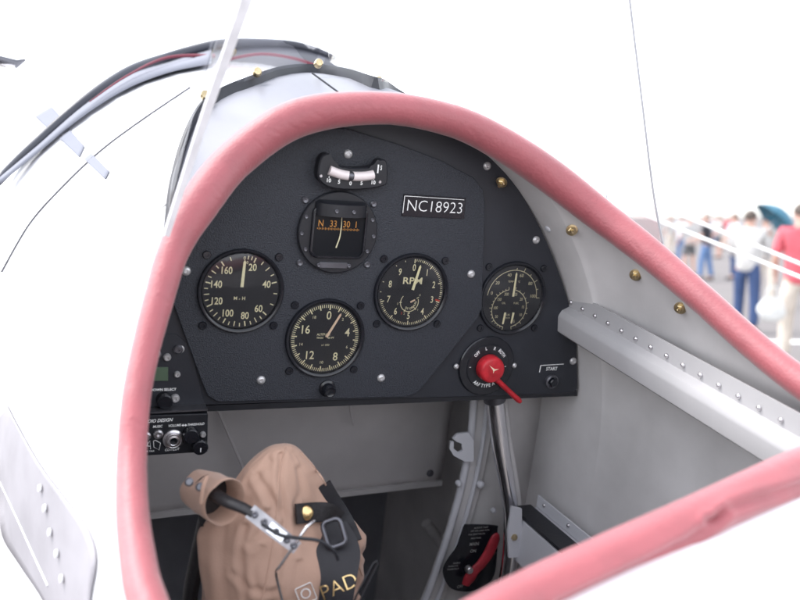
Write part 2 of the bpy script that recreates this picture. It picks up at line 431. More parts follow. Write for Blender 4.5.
# right hand wall and the left hand wall, each a strip of those columns; forward part continues as plain shell
def wall(sel, name):
    mm = MB(); mm.grid(sel); return mm
NB = 8
right = []
iR0, iR1 = 23 * NB, 29 * NB                     # aft tip ... beside the panel top
for k in range(8, 0, -1): right.append([p + Vector((0, -.05 * k, -.012 * k * (1 - t_ / 25))) for t_, p in enumerate(cols[iR0])])
for i in range(iR0, iR1 + 1): right.append(cols[i])
yend = right[-1][0].y
for k in range(1, 14):                         # forward of the rim: plain cross-sections
    y = yend + k * .05; col = []
    ph = inv(rimc[iR1], AI, -.02)
    for i in range(26):
        f = lerp(ph, math.pi / 2 + 1.15, (i / 25) ** 1.1); s_ = S(f, y, AI, -.02); s_.x -= .004 * min(1, i / 25 * 9)
        if f > math.pi / 2: s_.z = ZC - (f - math.pi / 2) * .5
        col.append(s_)
    right.append(col)
m = MB(); m.grid(right); m.b.normal_update(); rw_bvh = BVHTree.FromBMesh(m.b); m.build('right_wall', M['grey_paint'], plane, smooth=60)
left = []
iL0, iL1 = 13 * NB, 3 * NB
for i in range(iL0, iL1 - 1, -1): left.append(cols[i])
ph = inv(rimc[iL1], AI, -.02)
for k in range(1, 14):
    y = rimc[iL1].y + k * .05; col = []
    for i in range(26):
        f = lerp(ph, -math.pi / 2 - 1.15, (i / 25) ** 1.1); s_ = S(f, y, AI, -.02)
        if -f > math.pi / 2: s_.z = ZC - (-f - math.pi / 2) * .5
        col.append(s_)
    left.append(col)
m = MB(); m.grid(left); m.build('left_wall', M['grey_paint'], plane, smooth=60)
# underside of the deck ahead of the rim
m = MB(); m.grid([[S(f, y, AI + .02, -.012) for f in [R_(-60 + 6 * k) for k in range(21)]] for y in (-.02, .05, .15, .3, .5, .65)])
m.build('deck_lining', M['grey_dark'], plane)
def on_wall(u, v, lift=.0005):
    h = rw_bvh.ray_cast(CAM_A, ray(u, v))
    if h[0] is None: return plx(u, v, .29), Vector((-1, 0, 0))
    n = h[1] if h[1].dot(CAM_A - h[0]) > 0 else -h[1]
    return h[0] + n * lift, n

# floor, forward bulkheads, rear closing
m = MB(); m.box((XC, .1, -.79), (.62, 2.0, .02)); m.build('cockpit_floor', M['floor_dark'], plane)
m = MB(); m.prism([(XC + .315 * math.cos(R_(a * 10)), -.2 + .39 * math.sin(R_(a * 10))) for a in range(19)] + [(XC - .315, -.8), (XC + .315, -.8)], .52, .54); m.build('forward_bulkhead', M['floor_dark'], plane)
m = MB(); m.box((XC, -.62, -.45), (.6, .02, .62)); m.build('rear_bulkhead', M['grey_dark'], plane)
# sloping grey sheet behind the panel with a folded bright lip along its lower edge
lipL, lipR = pl(120, 517, .16), pl(440, 481, .20)
topL, topR = pl(110, 360, .12), pl(462, 352, .17)
m = MB(); rows = []
for j in range(17):
    row = []
    for i in range(33):
        a, b2 = i / 32, j / 16
        p = lipL.lerp(lipR, a).lerp(topL.lerp(topR, a), b2); p.y += .006 * noise.noise(Vector((a * 5, b2 * 3, 1))) + .01 * math.sin(a * 9) * b2 * (1 - b2)
        row.append(p)
    rows.append(row)
m.grid(rows); m.build('kick_panel', M['grey_dark'], plane, solid=.0015)
m = MB(); m.ribbon([lipL.lerp(lipR, k / 8) + Vector((0, -.004, 0)) for k in range(9)], .007, (0, 0, 1), .006); m.build('kick_panel_lip', M['grey_paint'], plane)
# upright crease lines on that sheet
for (u0, v0, u1, v1) in ((213, 398, 262, 512), (348, 396, 354, 425)):
    a, b2 = pl(u0, v0, .135), pl(u1, v1, .15); m = MB(); m.tube([a, b2], .0018, 6); m.build('stiffener', M['grey_dark'], plane)
p = pl(430, 473, .17); m = MB(); m.lathe([(0, -.004), (.003, -.004), (.005, -.0015), (.005, 0)], p, 14); m.build('fastener', M['gunmetal'], plane)
# dark footwell struts
m = MB(); m.tube([pl(426, 523, .3), pl(455, 562, .3)], .008, 10); m.build('rudder_pedal_bar', M['grey_paint'], plane)
m = MB(); m.tube([pl(395, 492, .5), pl(470, 548, .45)], .012, 10); m.build('floor_strut', M['grey_dark'], plane)

# curved frame (former) running down the right side of the footwell
c1 = spline([pl(u, v, .07) for u, v in ((487, 350), (482, 400), (478, 440), (468, 490), (452, 545), (432, 600), (405, 660), (370, 720))], 8)
m = MB(); m.ribbon(c1, .030, (1, 0, .1), .004); m.build('fuselage_frame', M['grey_paint'], plane)
m = MB(); m.tube([p + Vector((-.013, -.004, -.001)) for p in c1], .0045, 10); m.tube([p + Vector((.004, -.005, -.001)) for p in c1], .0028, 8); m.build('frame_flange', M['grey_light'], plane)
# web plate between that frame and the wall
m = MB(); rows = []
for p in c1: rows.append([p + Vector((.012, .004, 0)), Vector((lerp(p.x + .012, .315, .5), p.y + .012, p.z)), Vector((.325, p.y + .02, p.z))])
m.grid(rows); m.build('frame_web', M['grey_paint'], plane, solid=.0015)
# hook plate
hk = [(450, 452), (456, 436), (466, 434), (471, 442), (472, 460), (468, 462), (456, 458), (451, 452), (452, 441), (456, 447), (461, 450), (461, 443)]
hp = [(452, 438), (457, 433), (468, 432), (473, 440), (473, 461), (464, 461), (453, 455), (449, 448), (450, 441), (453, 441), (453, 448), (458, 452), (462, 450), (461, 443), (456, 441)]
m = MB(); m.prism([(pl(u, v, .055).x, pl(u, v, .055).z) for u, v in hp], .053, .056); m.build('hook_plate', M['grey_light'], plane)
for (u, v, r) in ((459, 484, .0035), (481, 485, .0045), (469, 456, .002), (470, 447, .002), (494, 511, .003)):
    m = MB(); m.lathe([(0, -.003), (r * .6, -.0026), (r, -.0008), (r, .004)], pl(u, v, .058), 14); m.build('rivet', M['grey_light'], plane)

# longeron: folded grey angle along the right wall with a row of domed rivets
va = Vector((.252, .008, -.006)); 
def long_pt(u, v, x=.252): return plx(u, v, x)
l0, l1 = plx(549, 302, .268), plx(840, 472, .268)
def lg(t, dx, dz): p = l0.lerp(l1, t); return Vector((p.x + dx, p.y, p.z + dz))
m = MB(); prof = [(.030, .012), (.006, .006), (-.004, .001), (-.007, -.004), (-.0075, -.007), (-.005, -.023), (.001, -.027), (.030, -.032)]
m.grid([[lg(k / 30, dx, dz) for dx, dz in prof] for k in range(31)]); 
e = [m.b.verts.new(lg(0, dx, dz)) for dx, dz in prof]; m.b.faces.new(e)
m.build('longeron', M['longeron_grey'], plane, smooth=25)
m = MB(); m.ribbon([lg(k / 30, .006, .012) for k in range(31)], .022, (0, 0, 1), .0016); m.build('longeron_flange', M['longeron_grey'], plane)
riv0 = None
for k in range(17):
    t = .03 + k * .058; p = lg(t, .0045, .011)
    if riv0 is None:
        m = MB(); m.lathe([(0, -.0022), (.0013, -.0019), (.0022, -.0009), (.0024, 0)], (0, 0, 0), 14, mx=face_mx((-1, 0, 0))); riv0 = m.build('rivet', M['steel'], plane); riv0.location = p
    else:
        c = riv0.copy(); scn.collection.objects.link(c); c.parent = plane; c.location = p
# brass bolts under the rim on the right wall
def bolt(p, n, s=1):
    m = MB(); mx = face_mx(n) @ Matrix.Scale(.8, 3)
    m.lathe([(.0075, 0), (.0075, -.0008), (.0055, -.0012)], p, 20, mx=mx)
    m.lathe([(.0052, -.0008), (.0052, -.005), (.0042, -.0056), (.0028, -.0056)], p, 6, mx=mx)
    m.lathe([(.0025, -.005), (.0025, -.0105), (.0018, -.0115), (0, -.0115)], p, 12, mx=mx)
    return m.build('wall_bolt', M['brass'], plane, smooth=30)
for (u, v) in ((572, 229), (637, 274), (682, 307), (511, 181)):
    p, n = on_wall(u, v, 0); bolt(p + n * .002 + (Vector((-.012, -.004, 0)) if u == 511 else Vector()), (n + Vector((-.3, -.9, .1))).normalized(), 1)
p, n = on_wall(548, 229, 0); m = MB(); m.lathe([(0, -.002), (.003, -.0015), (.004, 0)], p, 14, mx=face_mx(n)); m.build('rivet', M['grey_light'], plane)
for ring in ([(582, 187), (575, 193), (573, 203), (577, 214), (584, 219), (592, 216)], [(592, 186), (589, 195), (592, 205), (600, 208), (606, 202), (606, 192), (600, 186), (594, 188)]):
    q = spline([(u, v, 0) for u, v in ring], 4); m = MB(); m.tube([on_wall(p.x, p.y, .0001)[0] for p in q], .0006, 5); m.build('chalk_mark', M['grey_light'], plane)
# bracket box low on the right wall
bx = .262
b0, b1 = plx(517, 509, bx), plx(575, 560, bx)
dirb = (b1 - b0).normalized()
m = MB(); pr = [(-.010, 0), (.03, 0), (.03, -.058), (-.010, -.052)]
rows = [[p0 + Vector((dx, 0, dz)) for dx, dz in pr] for p0 in (b0, b0.lerp(b1, .5), b1 + dirb * .03)]
vs = m.grid(rows, closed_u=True); m.b.faces.new(vs[0]); m.b.faces.new(vs[-1][::-1]); m.build('bracket_box', M['grey_light'], plane, smooth=30)
m = MB(); m.ribbon([b0 + Vector((.004, -.002, .0035)), b1 + dirb * .03 + Vector((.004, 0, .0035))], .026, (1, 0, 0), .004); m.build('bracket_cover', M['black'], plane)
m = MB(); m.ribbon([b0 + Vector((.026, -.002, .010)), b1 + dirb * .05 + Vector((.026, 0, .010))], .014, (0, 0, 1), .002); m.build('bracket_flange', M['grey_light'], plane)
for k in range(3):
    p = b0.lerp(b1, .15 + k * .42) + Vector((.0245, 0, .0115)); m = MB(); m.lathe([(0, -.0022), (.0015, -.0018), (.0023, 0)], p, 12, mx=face_mx((-1, 0, 0))); m.build('rivet', M['steel'], plane)
m = MB(); g = [(511, 506), (521, 508), (522, 556), (508, 557), (507, 530)]; m.prism([(pl(u, v, -.005).x, pl(u, v, -.005).z) for u, v in g], -.007, -.004); m.build('bracket_tab', M['grey_light'], plane)
p = pl(514, 537, -.007); m = MB(); m.lathe([(.0042, 0), (.0042, -.0015), (.0032, -.003), (0, -.003)], p, 6); m.build('bracket_bolt', M['brass'], plane, smooth=30)

# chrome tube coming down behind the switch
cp = spline([pl(493, 385, .03), pl(496, 410, .03), pl(501, 450, .025), pl(507, 485, .02), pl(511, 520, .015), pl(510, 555, .01), pl(504, 590, .01), pl(492, 640, .01)], 8)
tb = thing('brake_line_tube', 'shiny chrome tube curving down from under the instrument panel', 'tube', cp[0])
m = MB(cp[0]); m.tube(cp, [lerp(.0112, .0092, min(1, k / 30)) for k in range(len(cp))], 24); m.build('tube_body', M['chrome'], tb, smooth=80)
m = MB(cp[0]); q = cp[3]; d = (cp[5] - cp[1]).normalized(); m.tube([q, q + d * .011], .0128, 24); m.build('collar', M['gunmetal'], tb)
m = MB(cp[0]); m.tube([p + Vector((.017, .015, 0)) for p in cp], .006, 12); m.build('grey_conduit', M['grey_paint'], tb)

# ------------------------------------------------------------------ deck details outside the rim
def skin_line(pts, n, r, name, mm):
    q = spline([(a, b2, 0) for a, b2 in pts], n); P = []
    for s_ in q:
        h = on_skin(s_.x, s_.y, r * .6)
        if h: P.append(h[0])
    if len(P) > 1: mb = MB(); mb.tube(P, r, 6); mb.build(name, mm, plane)
skin_line([(2, 272), (30, 224), (62, 188), (100, 152), (140, 122), (190, 88)], 10, .0011, 'skin_seam', M['seam'])
for poly in ([(35, 117), (52, 107), (65, 121), (50, 131)], [(60, 139), (70, 130), (85, 147), (80, 158)], [(85, 160), (92, 154), (110, 172), (121, 190), (106, 180)]):  # strut reflections in the glossy deck, painted as pale grey sheets
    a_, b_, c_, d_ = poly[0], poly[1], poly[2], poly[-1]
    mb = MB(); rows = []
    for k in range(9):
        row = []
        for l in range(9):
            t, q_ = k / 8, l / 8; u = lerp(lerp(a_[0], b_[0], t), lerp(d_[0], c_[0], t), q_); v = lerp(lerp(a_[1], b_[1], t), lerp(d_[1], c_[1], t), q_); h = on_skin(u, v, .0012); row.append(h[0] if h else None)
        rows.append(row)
    if all(p for r in rows for p in r): mb.grid(rows); mb.build('reflection_patch', M['pale_reflection'], plane, solid=.0006)
# deck shading between rim and windscreen base, painted as a grey sheet
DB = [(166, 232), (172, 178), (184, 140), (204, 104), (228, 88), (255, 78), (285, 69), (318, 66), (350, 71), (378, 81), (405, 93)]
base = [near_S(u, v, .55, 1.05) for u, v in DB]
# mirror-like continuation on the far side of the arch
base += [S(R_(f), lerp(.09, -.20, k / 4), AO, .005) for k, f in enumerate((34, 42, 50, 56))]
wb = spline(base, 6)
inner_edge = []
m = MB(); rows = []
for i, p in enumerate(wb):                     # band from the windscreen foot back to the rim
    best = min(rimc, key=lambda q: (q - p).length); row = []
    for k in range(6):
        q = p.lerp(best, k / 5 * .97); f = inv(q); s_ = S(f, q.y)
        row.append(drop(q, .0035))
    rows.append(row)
m.grid(rows); m.build('deck_shade', M['deck_shade_grey'], plane, smooth=80)
gk = [drop(p, .006) for p in wb]
for _ in range(10): gk = [gk[0]] + [Vector((b_.x, b_.y, (a_.z + 2 * b_.z + c_.z) / 4)) for a_, b_, c_ in zip(gk, gk[1:], gk[2:])] + [gk[-1]]
m = MB(); m.ribbon(gk, .015, (0, .5, 1), .003); m.build('windscreen_gasket', M['gasket'], plane)
ws = thing('windscreen', 'curved clear windscreen with pale edge trim on the deck ahead of the cockpit', 'windscreen', wb[20])
topc = []
for i, p in enumerate(wb):
    t = i / (len(wb) - 1)
    topc.append(Vector((lerp(-.150, .205, t) , -.13 + .16 * math.sin(math.pi * t), lerp(.262, .33, t) + .09 * math.sin(math.pi * t))))
m = MB(wb[20]); m.grid([[p.lerp(q, k / 10) + Vector((0, .012 * math.sin(math.pi * k / 10), 0)) for p, q in zip(wb, topc)] for k in range(11)]); m.build('screen_glass', M['glass'], ws, smooth=80)
le = [at(166, 236, .62), at(182, 186, .615), at(203, 122, .61), at(224, 62, .605), at(244, 5, .60), at(256, -30, .60)]
m = MB(wb[20]); m.ribbon(spline(le, 6), [lerp(.0042, .0082, min(1, k / 26)) for k in range(31)], (1, .25, .35), .003); m.build('edge_trim', M['trim_white'], ws)
re_ = [at(663, 246, .80), at(653, 190, .795), at(643, 110, .79), at(632, 20, .785), at(626, -30, .78)]
m = MB(wb[20]); m.tube(spline(re_, 6), .0011, 8); m.build('edge_trim', M['trim_grey'], ws)
for (u, v) in ((204, 101), (256, 78), (317, 69), (377, 85)):
    p = near_S(u, v, .55, 1.05) + Vector((0, -.004, .006)); m = MB(wb[20]); m.lathe([(.0045, .004), (.0045, -.002), (.0036, -.004), (0, -.0042)], p, 16, mx=face_mx((-.1, -1, .35))); m.build('screw', M['brass'], ws)
# slotted strip and small holes beside the third screw
m = MB(); a, b2 = at(312, 73, .80), at(338, 92, .79); m.tube([a, b2], .0009, 6); m.build('control_wire', M['gasket'], plane)

# forward cockpit: dark padded rim, red inner stripe, tinted low windscreen
fr = thing('forward_cockpit_screen', 'dark framed low tinted windscreen of the forward cockpit beyond the deck', 'windscreen', at(210, 45, 1.3))
off = at(210, 45, 1.3)
fa = spline([dk(-6, 186, 1.05), dk(4, 175, 1.07), dk(40, 147, 1.12), dk(85, 107, 1.18), (dk(130, 76, 1.24)), dk(170, 57, 1.28), at(212, 46, 1.3), at(250, 43, 1.3), at(300, 46, 1.3), at(340, 61, 1.3), at(380, 87, 1.3)], 8)
m = MB(off); m.tube(fa, [lerp(.0055, .0085, min(1, k / 48)) if k < 50 else lerp(.0085, .0045, min(1, (k - 50) / 20)) for k in range(len(fa))], 12); m.build('screen_frame', M['frame_blue'], fr)
dome = [((170, 59), (170, 72)), ((205, 50), (205, 76)), ((232, 45), (225, 82)), ((262, 43), (258, 78)), ((300, 47), (300, 72)), ((340, 62), (338, 76)), ((378, 86), (374, 90))]
top = spline([at(*a, 1.32) for a, b2 in dome], 6); bot = spline([at(*b2, 1.22) for a, b2 in dome], 6)
m = MB(off); m.grid([[p.lerp(q, k / 5) + Vector((0, 0, .006 * math.sin(math.pi * k / 5))) for p, q in zip(top, bot)] for k in range(6)]); m.build('screen_glass', M['frame_blue'], fr, smooth=80)
m = MB(off); m.tube(top, [lerp(.0080, .0035, min(1, k / 30)) for k in range(len(top))], 10); m.build('glass_edge', M['gasket'], fr)
st = spline([dk(95, 110, 1.17, .012), dk(130, 85, 1.22, .012), dk(170, 66, 1.24, .012), at(215, 56, 1.24)], 6)
m = MB(off); m.tube(st, [lerp(.0006, .0030, k / (len(st) - 1)) for k in range(len(st))], 8); m.build('red_piping', M['red_stripe'], fr)
st = spline([at(225, 60, 1.2), at(262, 54, 1.2), at(300, 60, 1.2), at(330, 72, 1.2)], 6)
m = MB(off); m.tube(st, .0022, 8); m.build('red_piping', M['red_stripe'], fr)
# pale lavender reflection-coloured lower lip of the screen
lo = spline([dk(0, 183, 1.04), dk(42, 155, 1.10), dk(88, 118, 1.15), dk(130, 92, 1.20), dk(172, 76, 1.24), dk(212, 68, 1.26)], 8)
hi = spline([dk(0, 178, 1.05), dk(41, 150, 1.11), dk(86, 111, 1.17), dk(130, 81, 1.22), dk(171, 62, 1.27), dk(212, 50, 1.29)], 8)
m = MB(off); m.grid([lo, hi]); m.build('lower_lip', M['pale_reflection'], fr, solid=.002)

# small clevis fitting out on the left of the deck
off = (on_skin(6, 66, 0) or [at(6, 66, 1.25)])[0]; t_ = thing('rigging_fitting', 'small brown metal rigging fitting at the left edge of the white deck', 'fitting', off)
m = MB(off); m.tube([off + Vector((-.02, 0, .012)), off + Vector((.014, .01, .004)), off + Vector((.026, .012, .012))], [.004, .007, .002], 10); m.build('fork_end', M['gunmetal'], t_)
m = MB(off); m.lathe([(.012, 0), (.012, -.003), (.008, -.004)], off, 18, mx=face_mx((0, -.2, 1), Vector((1, 0, 0)))); m.build('base_washer', M['steel'], t_)
skin_line([(2, 15), (12, 8), (26, -2)], 5, .0006, 'skin_seam', M['seam'])

# lower left: flank reflection painted as a grey sheet, with fasteners and pale line
er = spline([(8, 405, 0), (24, 435, 0), (43, 467, 0), (68, 500, 0), (90, 530, 0), (98, 560, 0), (92, 600, 0), (92, 640, 0)], 5); el_ = spline([(1, 415, 0), (1, 440, 0), (1, 470, 0), (2, 500, 0), (4, 535, 0), (22, 565, 0), (45, 600, 0), (62, 640, 0)], 5)
rows = []
for a, b2 in zip(er, el_):
    row = [on_skin(lerp(a.x, b2.x, k / 12), lerp(a.y, b2.y, k / 12), .0014) for k in range(13)]
    if all(row): rows.append([h[0] for h in row])
if len(rows) > 2: m = MB(); m.grid(rows); m.build('side_reflection', M['reflection_grey'], plane, solid=.0008, smooth=80)
for (u, v) in ((44, 488), (49, 508), (54, 532), (61, 553), (66, 578)):
    h = on_skin(u, v, .0032)
    if h: m = MB(); m.lathe([(.0034, 0), (.0030, -.0014), (0, -.0019)], h[0], 16, mx=face_mx(h[1])); m.build('fastener', M['white_paint'], plane)
q = [on_skin(p.x, p.y, .0018) for p in spline([(2, 482, 0), (20, 520, 0), (36, 555, 0), (50, 585, 0)], 6)]; q = [h[0] for h in q if h]
if len(q) > 2: m = MB(); m.tube(q, .0009, 6); m.build('side_reflection_line', M['white_paint'], plane)

# rigging wires on the right hand side
wa = [at(625, 207, 2.5), at(830, 289, 1.5)]; wc = [at(640, 198, 2.7), at(760, 246, 1.95), at(830, 276, 1.65)]
for k, q in enumerate((wa, [wc[0], wc[2]])):
    m = MB(q[0]); m.tube([q[0].lerp(q[1], i / 6) for i in range(7)], .0034, 10); o = m.build('flying_wire', M['wire_white'])
    o.matrix_world = A @ Matrix.Translation(q[0]); tag(o, ('lower, nearer white flying wire crossing in front of the people', 'upper, farther white flying wire ending by the red shirt')[k], 'wire', 'white flying wires on the right')

# ------------------------------------------------------------------ instrument panel
def pz(u, v, y=0): p = pl(u, v, y); return (p.x, p.z)
back_px = [(100, 409), (330, 401), (560, 394), (575, 392), (578, 388), (577, 345), (570, 308), (560, 275), (546, 240), (530, 208), (508, 175), (480, 150), (440, 130), (400, 118), (340, 114), (280, 122), (220, 170), (170, 240), (120, 330)]
bp2 = spline([(*pz(u, v, .004), 0) for u, v in back_px[5:]], 5)
poly = [pz(u, v, .004) for u, v in back_px[:5]] + [(p.x, p.y) for p in bp2]
panel = thing('instrument_panel', 'black instrument panel with a raised crinkle-painted centre section under the red rim', 'instrument panel')
m = MB(); m.prism(poly, .004, .009, .0008); m.build('back_plate', M['panel_smooth'], panel, smooth=30)
raised = [(168, 292), (172, 300), (203, 385), (208, 396), (218, 402), (406, 397), (417, 393), (427, 382), (478, 318), (482, 308), (485, 205), (483, 190), (474, 178), (440, 160), (395, 143), (345, 128), (290, 132), (225, 180), (178, 240)]
rp = [pz(u, v) for u, v in raised]
m = MB(); m.prism(rp, 0, .0038, .0006); m.build('raised_plate', M['panel_wrinkle'], panel, smooth=30)
m = MB(); a, b2, c_, d_ = pz(148, 408, .006), pz(577, 391, .006), pz(577, 396, .006), pz(148, 414, .006)
m.prism([a, b2, c_, d_], .006, .03); m.build('bottom_flange', M['black'], panel)
def screw_mb(p, r=.0043, off=(0, 0, 0)):
    m = MB(off); m.lathe([(r, 0), (r * .97, -.0008), (r * .8, -.0018), (r * .42, -.0023), (r * .3, -.0015), (0, -.0015)], p, 20); return m
scr = None
for (u, v, y) in ((471, 274, 0), (261, 380, 0), (381, 378, 0), (348, 154, 0), (536, 240, .004), (573, 361, .004), (487, 166, .004), (180, 349, .004), (186, 271, 0)):
    p = pl(u, v, y)
    if scr is None: scr = screw_mb((0, 0, 0)).build('screw', M['screw_white'], panel); scr.location = p
    else: c = scr.copy(); scn.collection.objects.link(c); c.parent = panel; c.location = p; c.rotation_euler.y = random.random() * 3
# hump over the far side (shadow gap lining under the rim)
# ---- round gauges
RG = .0405
def gauge(name, label, u, v, y, face_fn, cat='gauge', sc=1.0):
    p = pl(u, v, y); g = thing(name, label, cat, p, 'round gauges on the instrument panel')
    r = RG * sc
    m = MB(); m.lathe([(r, .0), (r, -.0025), (r - .0008, -.0036), (r - .0022, -.0036), (r - .0045, -.0010), (r - .0052, .0004), (r - .0052, -.0)], (0, 0, 0), 96, caps=False); m.build('bezel', M['black_gloss'], g, smooth=50)
    m = MB(); m.lathe([(0, -.0004), (r - .0046, -.0004)], (0, 0, 0), 72, caps=False); m.build('dial', M['dial_face'], g)
    face_fn(g, r - .0055)
    m = MB(); m.lathe([(0, -.0030), ((r - .0042) * .6, -.0028), (r - .0042, -.0022)], (0, 0, 0), 72, caps=False); m.build('glass', M['dial_glass'], g, smooth=80)
    s0 = None
    for a, b2 in ((-1, 1), (1, 1), (1, -1), (-1, -1)):
        q = Vector((a * .0335, 0, b2 * .0335)) * (r / RG)
        if s0 is None:
            m = MB(); m.lathe([(.0040, 0), (.0040, -.001), (.0034, -.0018), (.0016, -.0018), (.0014, -.001), (0, -.001)], (0, 0, 0), 16); s0 = m.build('mounting_screw', M['black_gloss'], g); s0.location = q
        else: c = s0.copy(); scn.collection.objects.link(c); c.parent = g; c.location = q
    return g
MY = -.0009                                     # markings sit just proud of the dial
def pol(a, r): a = R_(a); return r * math.sin(a), r * math.cos(a)
def needle(g, x, z, a, l, wd, mm, tail=0, y=-.0016):
    a = R_(a); dx, dz = math.sin(a), math.cos(a); px, pz_ = dz, -dx; m = MB(); w2 = wd / 2
    pts = [(x - dx * tail + px * w2, z - dz * tail + pz_ * w2), (x + dx * l * .93 + px * w2 * .8, z + dz * l * .93 + pz_ * w2 * .8), (x + dx * l, z + dz * l), (x + dx * l * .93 - px * w2 * .8, z + dz * l * .93 - pz_ * w2 * .8), (x - dx * tail - px * w2, z - dz * tail - pz_ * w2)]
    m.prism(pts, y - .0004, y); m.build('needle', mm, g)

def f_airspeed(g, r):
    lab = [('20', 22), ('40', 74), ('60', 134), ('80', 168), ('100', 208), ('120', 246), ('140', 284), ('160', 322)]
    m = MB()
    for s_, a in lab: x, z = pol(a, r * .70); m.text(s_, x, z, r * .275, MY, bold=.016, sx=.80)
    m.text('0', *pol(2, r * .90), r * .13, MY); m.text('0', *pol(8, r * .79), r * .11, MY)
    maj = [20, 74, 132, 170, 206, 244, 284, 324]
    for a in maj: m.tick(0, 0, a, r * .84, r * .98, r * .034, MY)
    for a, n in ((20, 4), (74, 3), (132, 4), (170, 4), (206, 4), (244, 4), (284, 4)):
        b2 = maj[maj.index(a) + 1]
        for k in range(1, n): m.tick(0, 0, lerp(a, b2, k / n), r * (.84 if k * 2 == n else .88), r * .98, r * .026, MY)
    for a in (8, 14, 339): m.tick(0, 0, a, r * .88, r * .98, r * .026, MY)
    m.text('M', -r * .14, -r * .20, r * .13, MY, bold=.02); m.text('H', r * .08, -r * .20, r * .13, MY, bold=.02); m.text('P', -r * .03, -r * .225, r * .06, MY)
    m.build('markings', M['cream'], g)
    needle(g, 0, 0, 2.5, r * .86, r * .085, M['cream'], -r * .12)
def f_alt(g, r):
    m = MB(); o = 4
    for k in range(100):
        a = o + k * 3.6; big = k % 5 == 0
        m.tick(0, 0, a, r * (.83 if big else .89), r * .985, r * (.034 if big else .019), MY)
    for s_, a in (('0', 0), ('4', 72), ('8', 144), ('12', 216), ('16', 288)): x, z = pol(a + o, r * .66); m.text(s_, x, z, r * .34, MY, bold=.012, sx=.88)
    for s_, a in (('2', 36), ('6', 108), ('10', 180), ('14', 252), ('18', 324)): x, z = pol(a + o, r * .72); m.text(s_, x, z, r * .12, MY)
    m.text('ALTITUDE', -r * .06, r * .11, r * .085, MY, bold=.02); m.text('THOUSAND FT', 0, r * .01, r * .075, MY, bold=.02); m.text('x1 000', r * .02, -r * .2, r * .085, MY)
    m.build('markings', M['cream'], g)
    needle(g, 0, 0, 28, r * .84, r * .075, M['salmon'], r * .02)
    m = MB(); m.lathe([(0, -.0026), (.0016, -.0026), (.002, -.0012)], (0, 0, 0), 16); m.build('hub', M['black'], g)
def f_rpm(g, r):
    m = MB()
    for k in range(10): x, z = pol(k * 36, r * .72); m.text(str(k), x, z, r * .28, MY, bold=.012, sx=.72)
    for k in range(100):
        a = k * 3.6; 
        if a <= 256 : m.tick(0, 0, a, r * (.86 if k % 10 == 0 else .91), r * .98, r * (.03 if k % 5 == 0 else .016), MY)
    for a in (288, 270, 324, 342): m.tick(0, 0, a, r * .93, r * .97, r * .02, MY)
    m.text('RPM', 0, r * .33, r * .28, MY, bold=.016, sx=1.2)
    cx, cz = -r * .02, -r * .30
    m.arc(cx, cz, r * .28, 70, 310, r * .022, MY)
    for s_, a in (('0', 55), ('1', 128), ('2', 200), ('3', 262)):
        x, z = pol(a, r * .37); m.text(s_, cx + x, cz + z, r * .085, MY); m.tick(cx, cz, a + 6, r * .24, r * .32, r * .02, MY)
    for s_, a in (('HUN', 110), ('DRE', 150), ('DS', 200)): x, z = pol(a, r * .19); m.text(s_, cx + x, cz + z, r * .085, MY, rot=R_(180 - a), bold=.02)
    m.build('markings', M['cream'], g)
    m = MB(); m.text('2', cx - r * .21, cz - r * .33, r * .1, MY - .0002); m.build('red_numeral', M['red_ink'], g)
    m = MB(); m.tick(0, 0, 105, r * .82, r * .97, r * .045, MY - .0002); m.build('redline_mark', M['red_ink'], g)
    needle(g, cx, cz, 62, r * .18, r * .05, M['salmon'], -r * .02)
    needle(g, 0, 0, 12, r * .84, r * .085, M['cream'], -r * .08, y=-.0020)
def f_triple(g, r):
    m = MB(); c0 = (-r * .02, r * .02)
    m.arc(*c0, r * .86, -86, 90, r * .02, MY)
    for k in range(11): m.tick(*c0, -86 + k * 17.6, r * .86, r * (.98 if k % 2 == 0 else .93), r * .018, MY) if k > 4 else None
    for s_, a in (('0', -80), ('20', -52), ('40', -16), ('60', 18), ('80', 52), ('100', 86)): x, z = pol(a, r * .73); m.text(s_, c0[0] + x, c0[1] + z, r * .145, MY)
    m.text('TEMP', -r * .14, r * .52, r * .085, MY); m.text('°C', r * .14, r * .52, r * .085, MY)
    cx, cz = -r * .06, -r * .33; rr = r * .60
    m.arc(cx, cz, rr, 192, 350, r * .02, MY); m.arc(cx, cz, rr, 12, 165, r * .02, MY)
    for k in range(17): m.tick(cx, cz, 192 + k * 9.9, rr, rr + r * (.09 if k % 4 == 0 else .05), r * .016, MY)
    for k in range(11): m.tick(cx, cz, 12 + k * 15.3, rr, rr + r * (.09 if k % 2 == 0 else .05), r * .016, MY)
    for s_, a in (('50', 237), ('100', 272), ('150', 306), ('200', 340), ('25', 20), ('20', 52), ('15', 84), ('10', 115), ('5', 150)):
        x, z = pol(a, rr - r * .12); m.text(s_, cx + x, cz + z, r * .13, MY, sx=.8)
    m.text('OIL', cx - r * .22, cz + r * .17, r * .09, MY); m.text('FUEL', cx + r * .22, cz + r * .17, r * .09, MY); m.text('LBS', cx, cz - r * .20, r * .08, MY); m.text('SQ IN', cx, cz - r * .30, r * .06, MY)
    m.build('markings', M['tan_cream'], g)
    needle(g, 0, r * .04, 0, r * .78, r * .07, M['cream'], -r * .02)
    needle(g, cx - r * .13, cz - r * .12, 184, r * .38, r * .07, M['cream']); needle(g, cx + r * .16, cz - r * .12, 184, r * .36, r * .07, M['cream'])
gauge('airspeed_indicator', 'round airspeed gauge marked 20 to 160, leftmost on the panel', 241, 291, 0, f_airspeed)
galt = gauge('altimeter', 'round altimeter with a salmon needle, lowest gauge on the panel', 325, 338, 0, f_alt)
gauge('rev_counter', 'round RPM gauge with a small inner scale below the registration plate', 411, 292, 0, f_rpm)
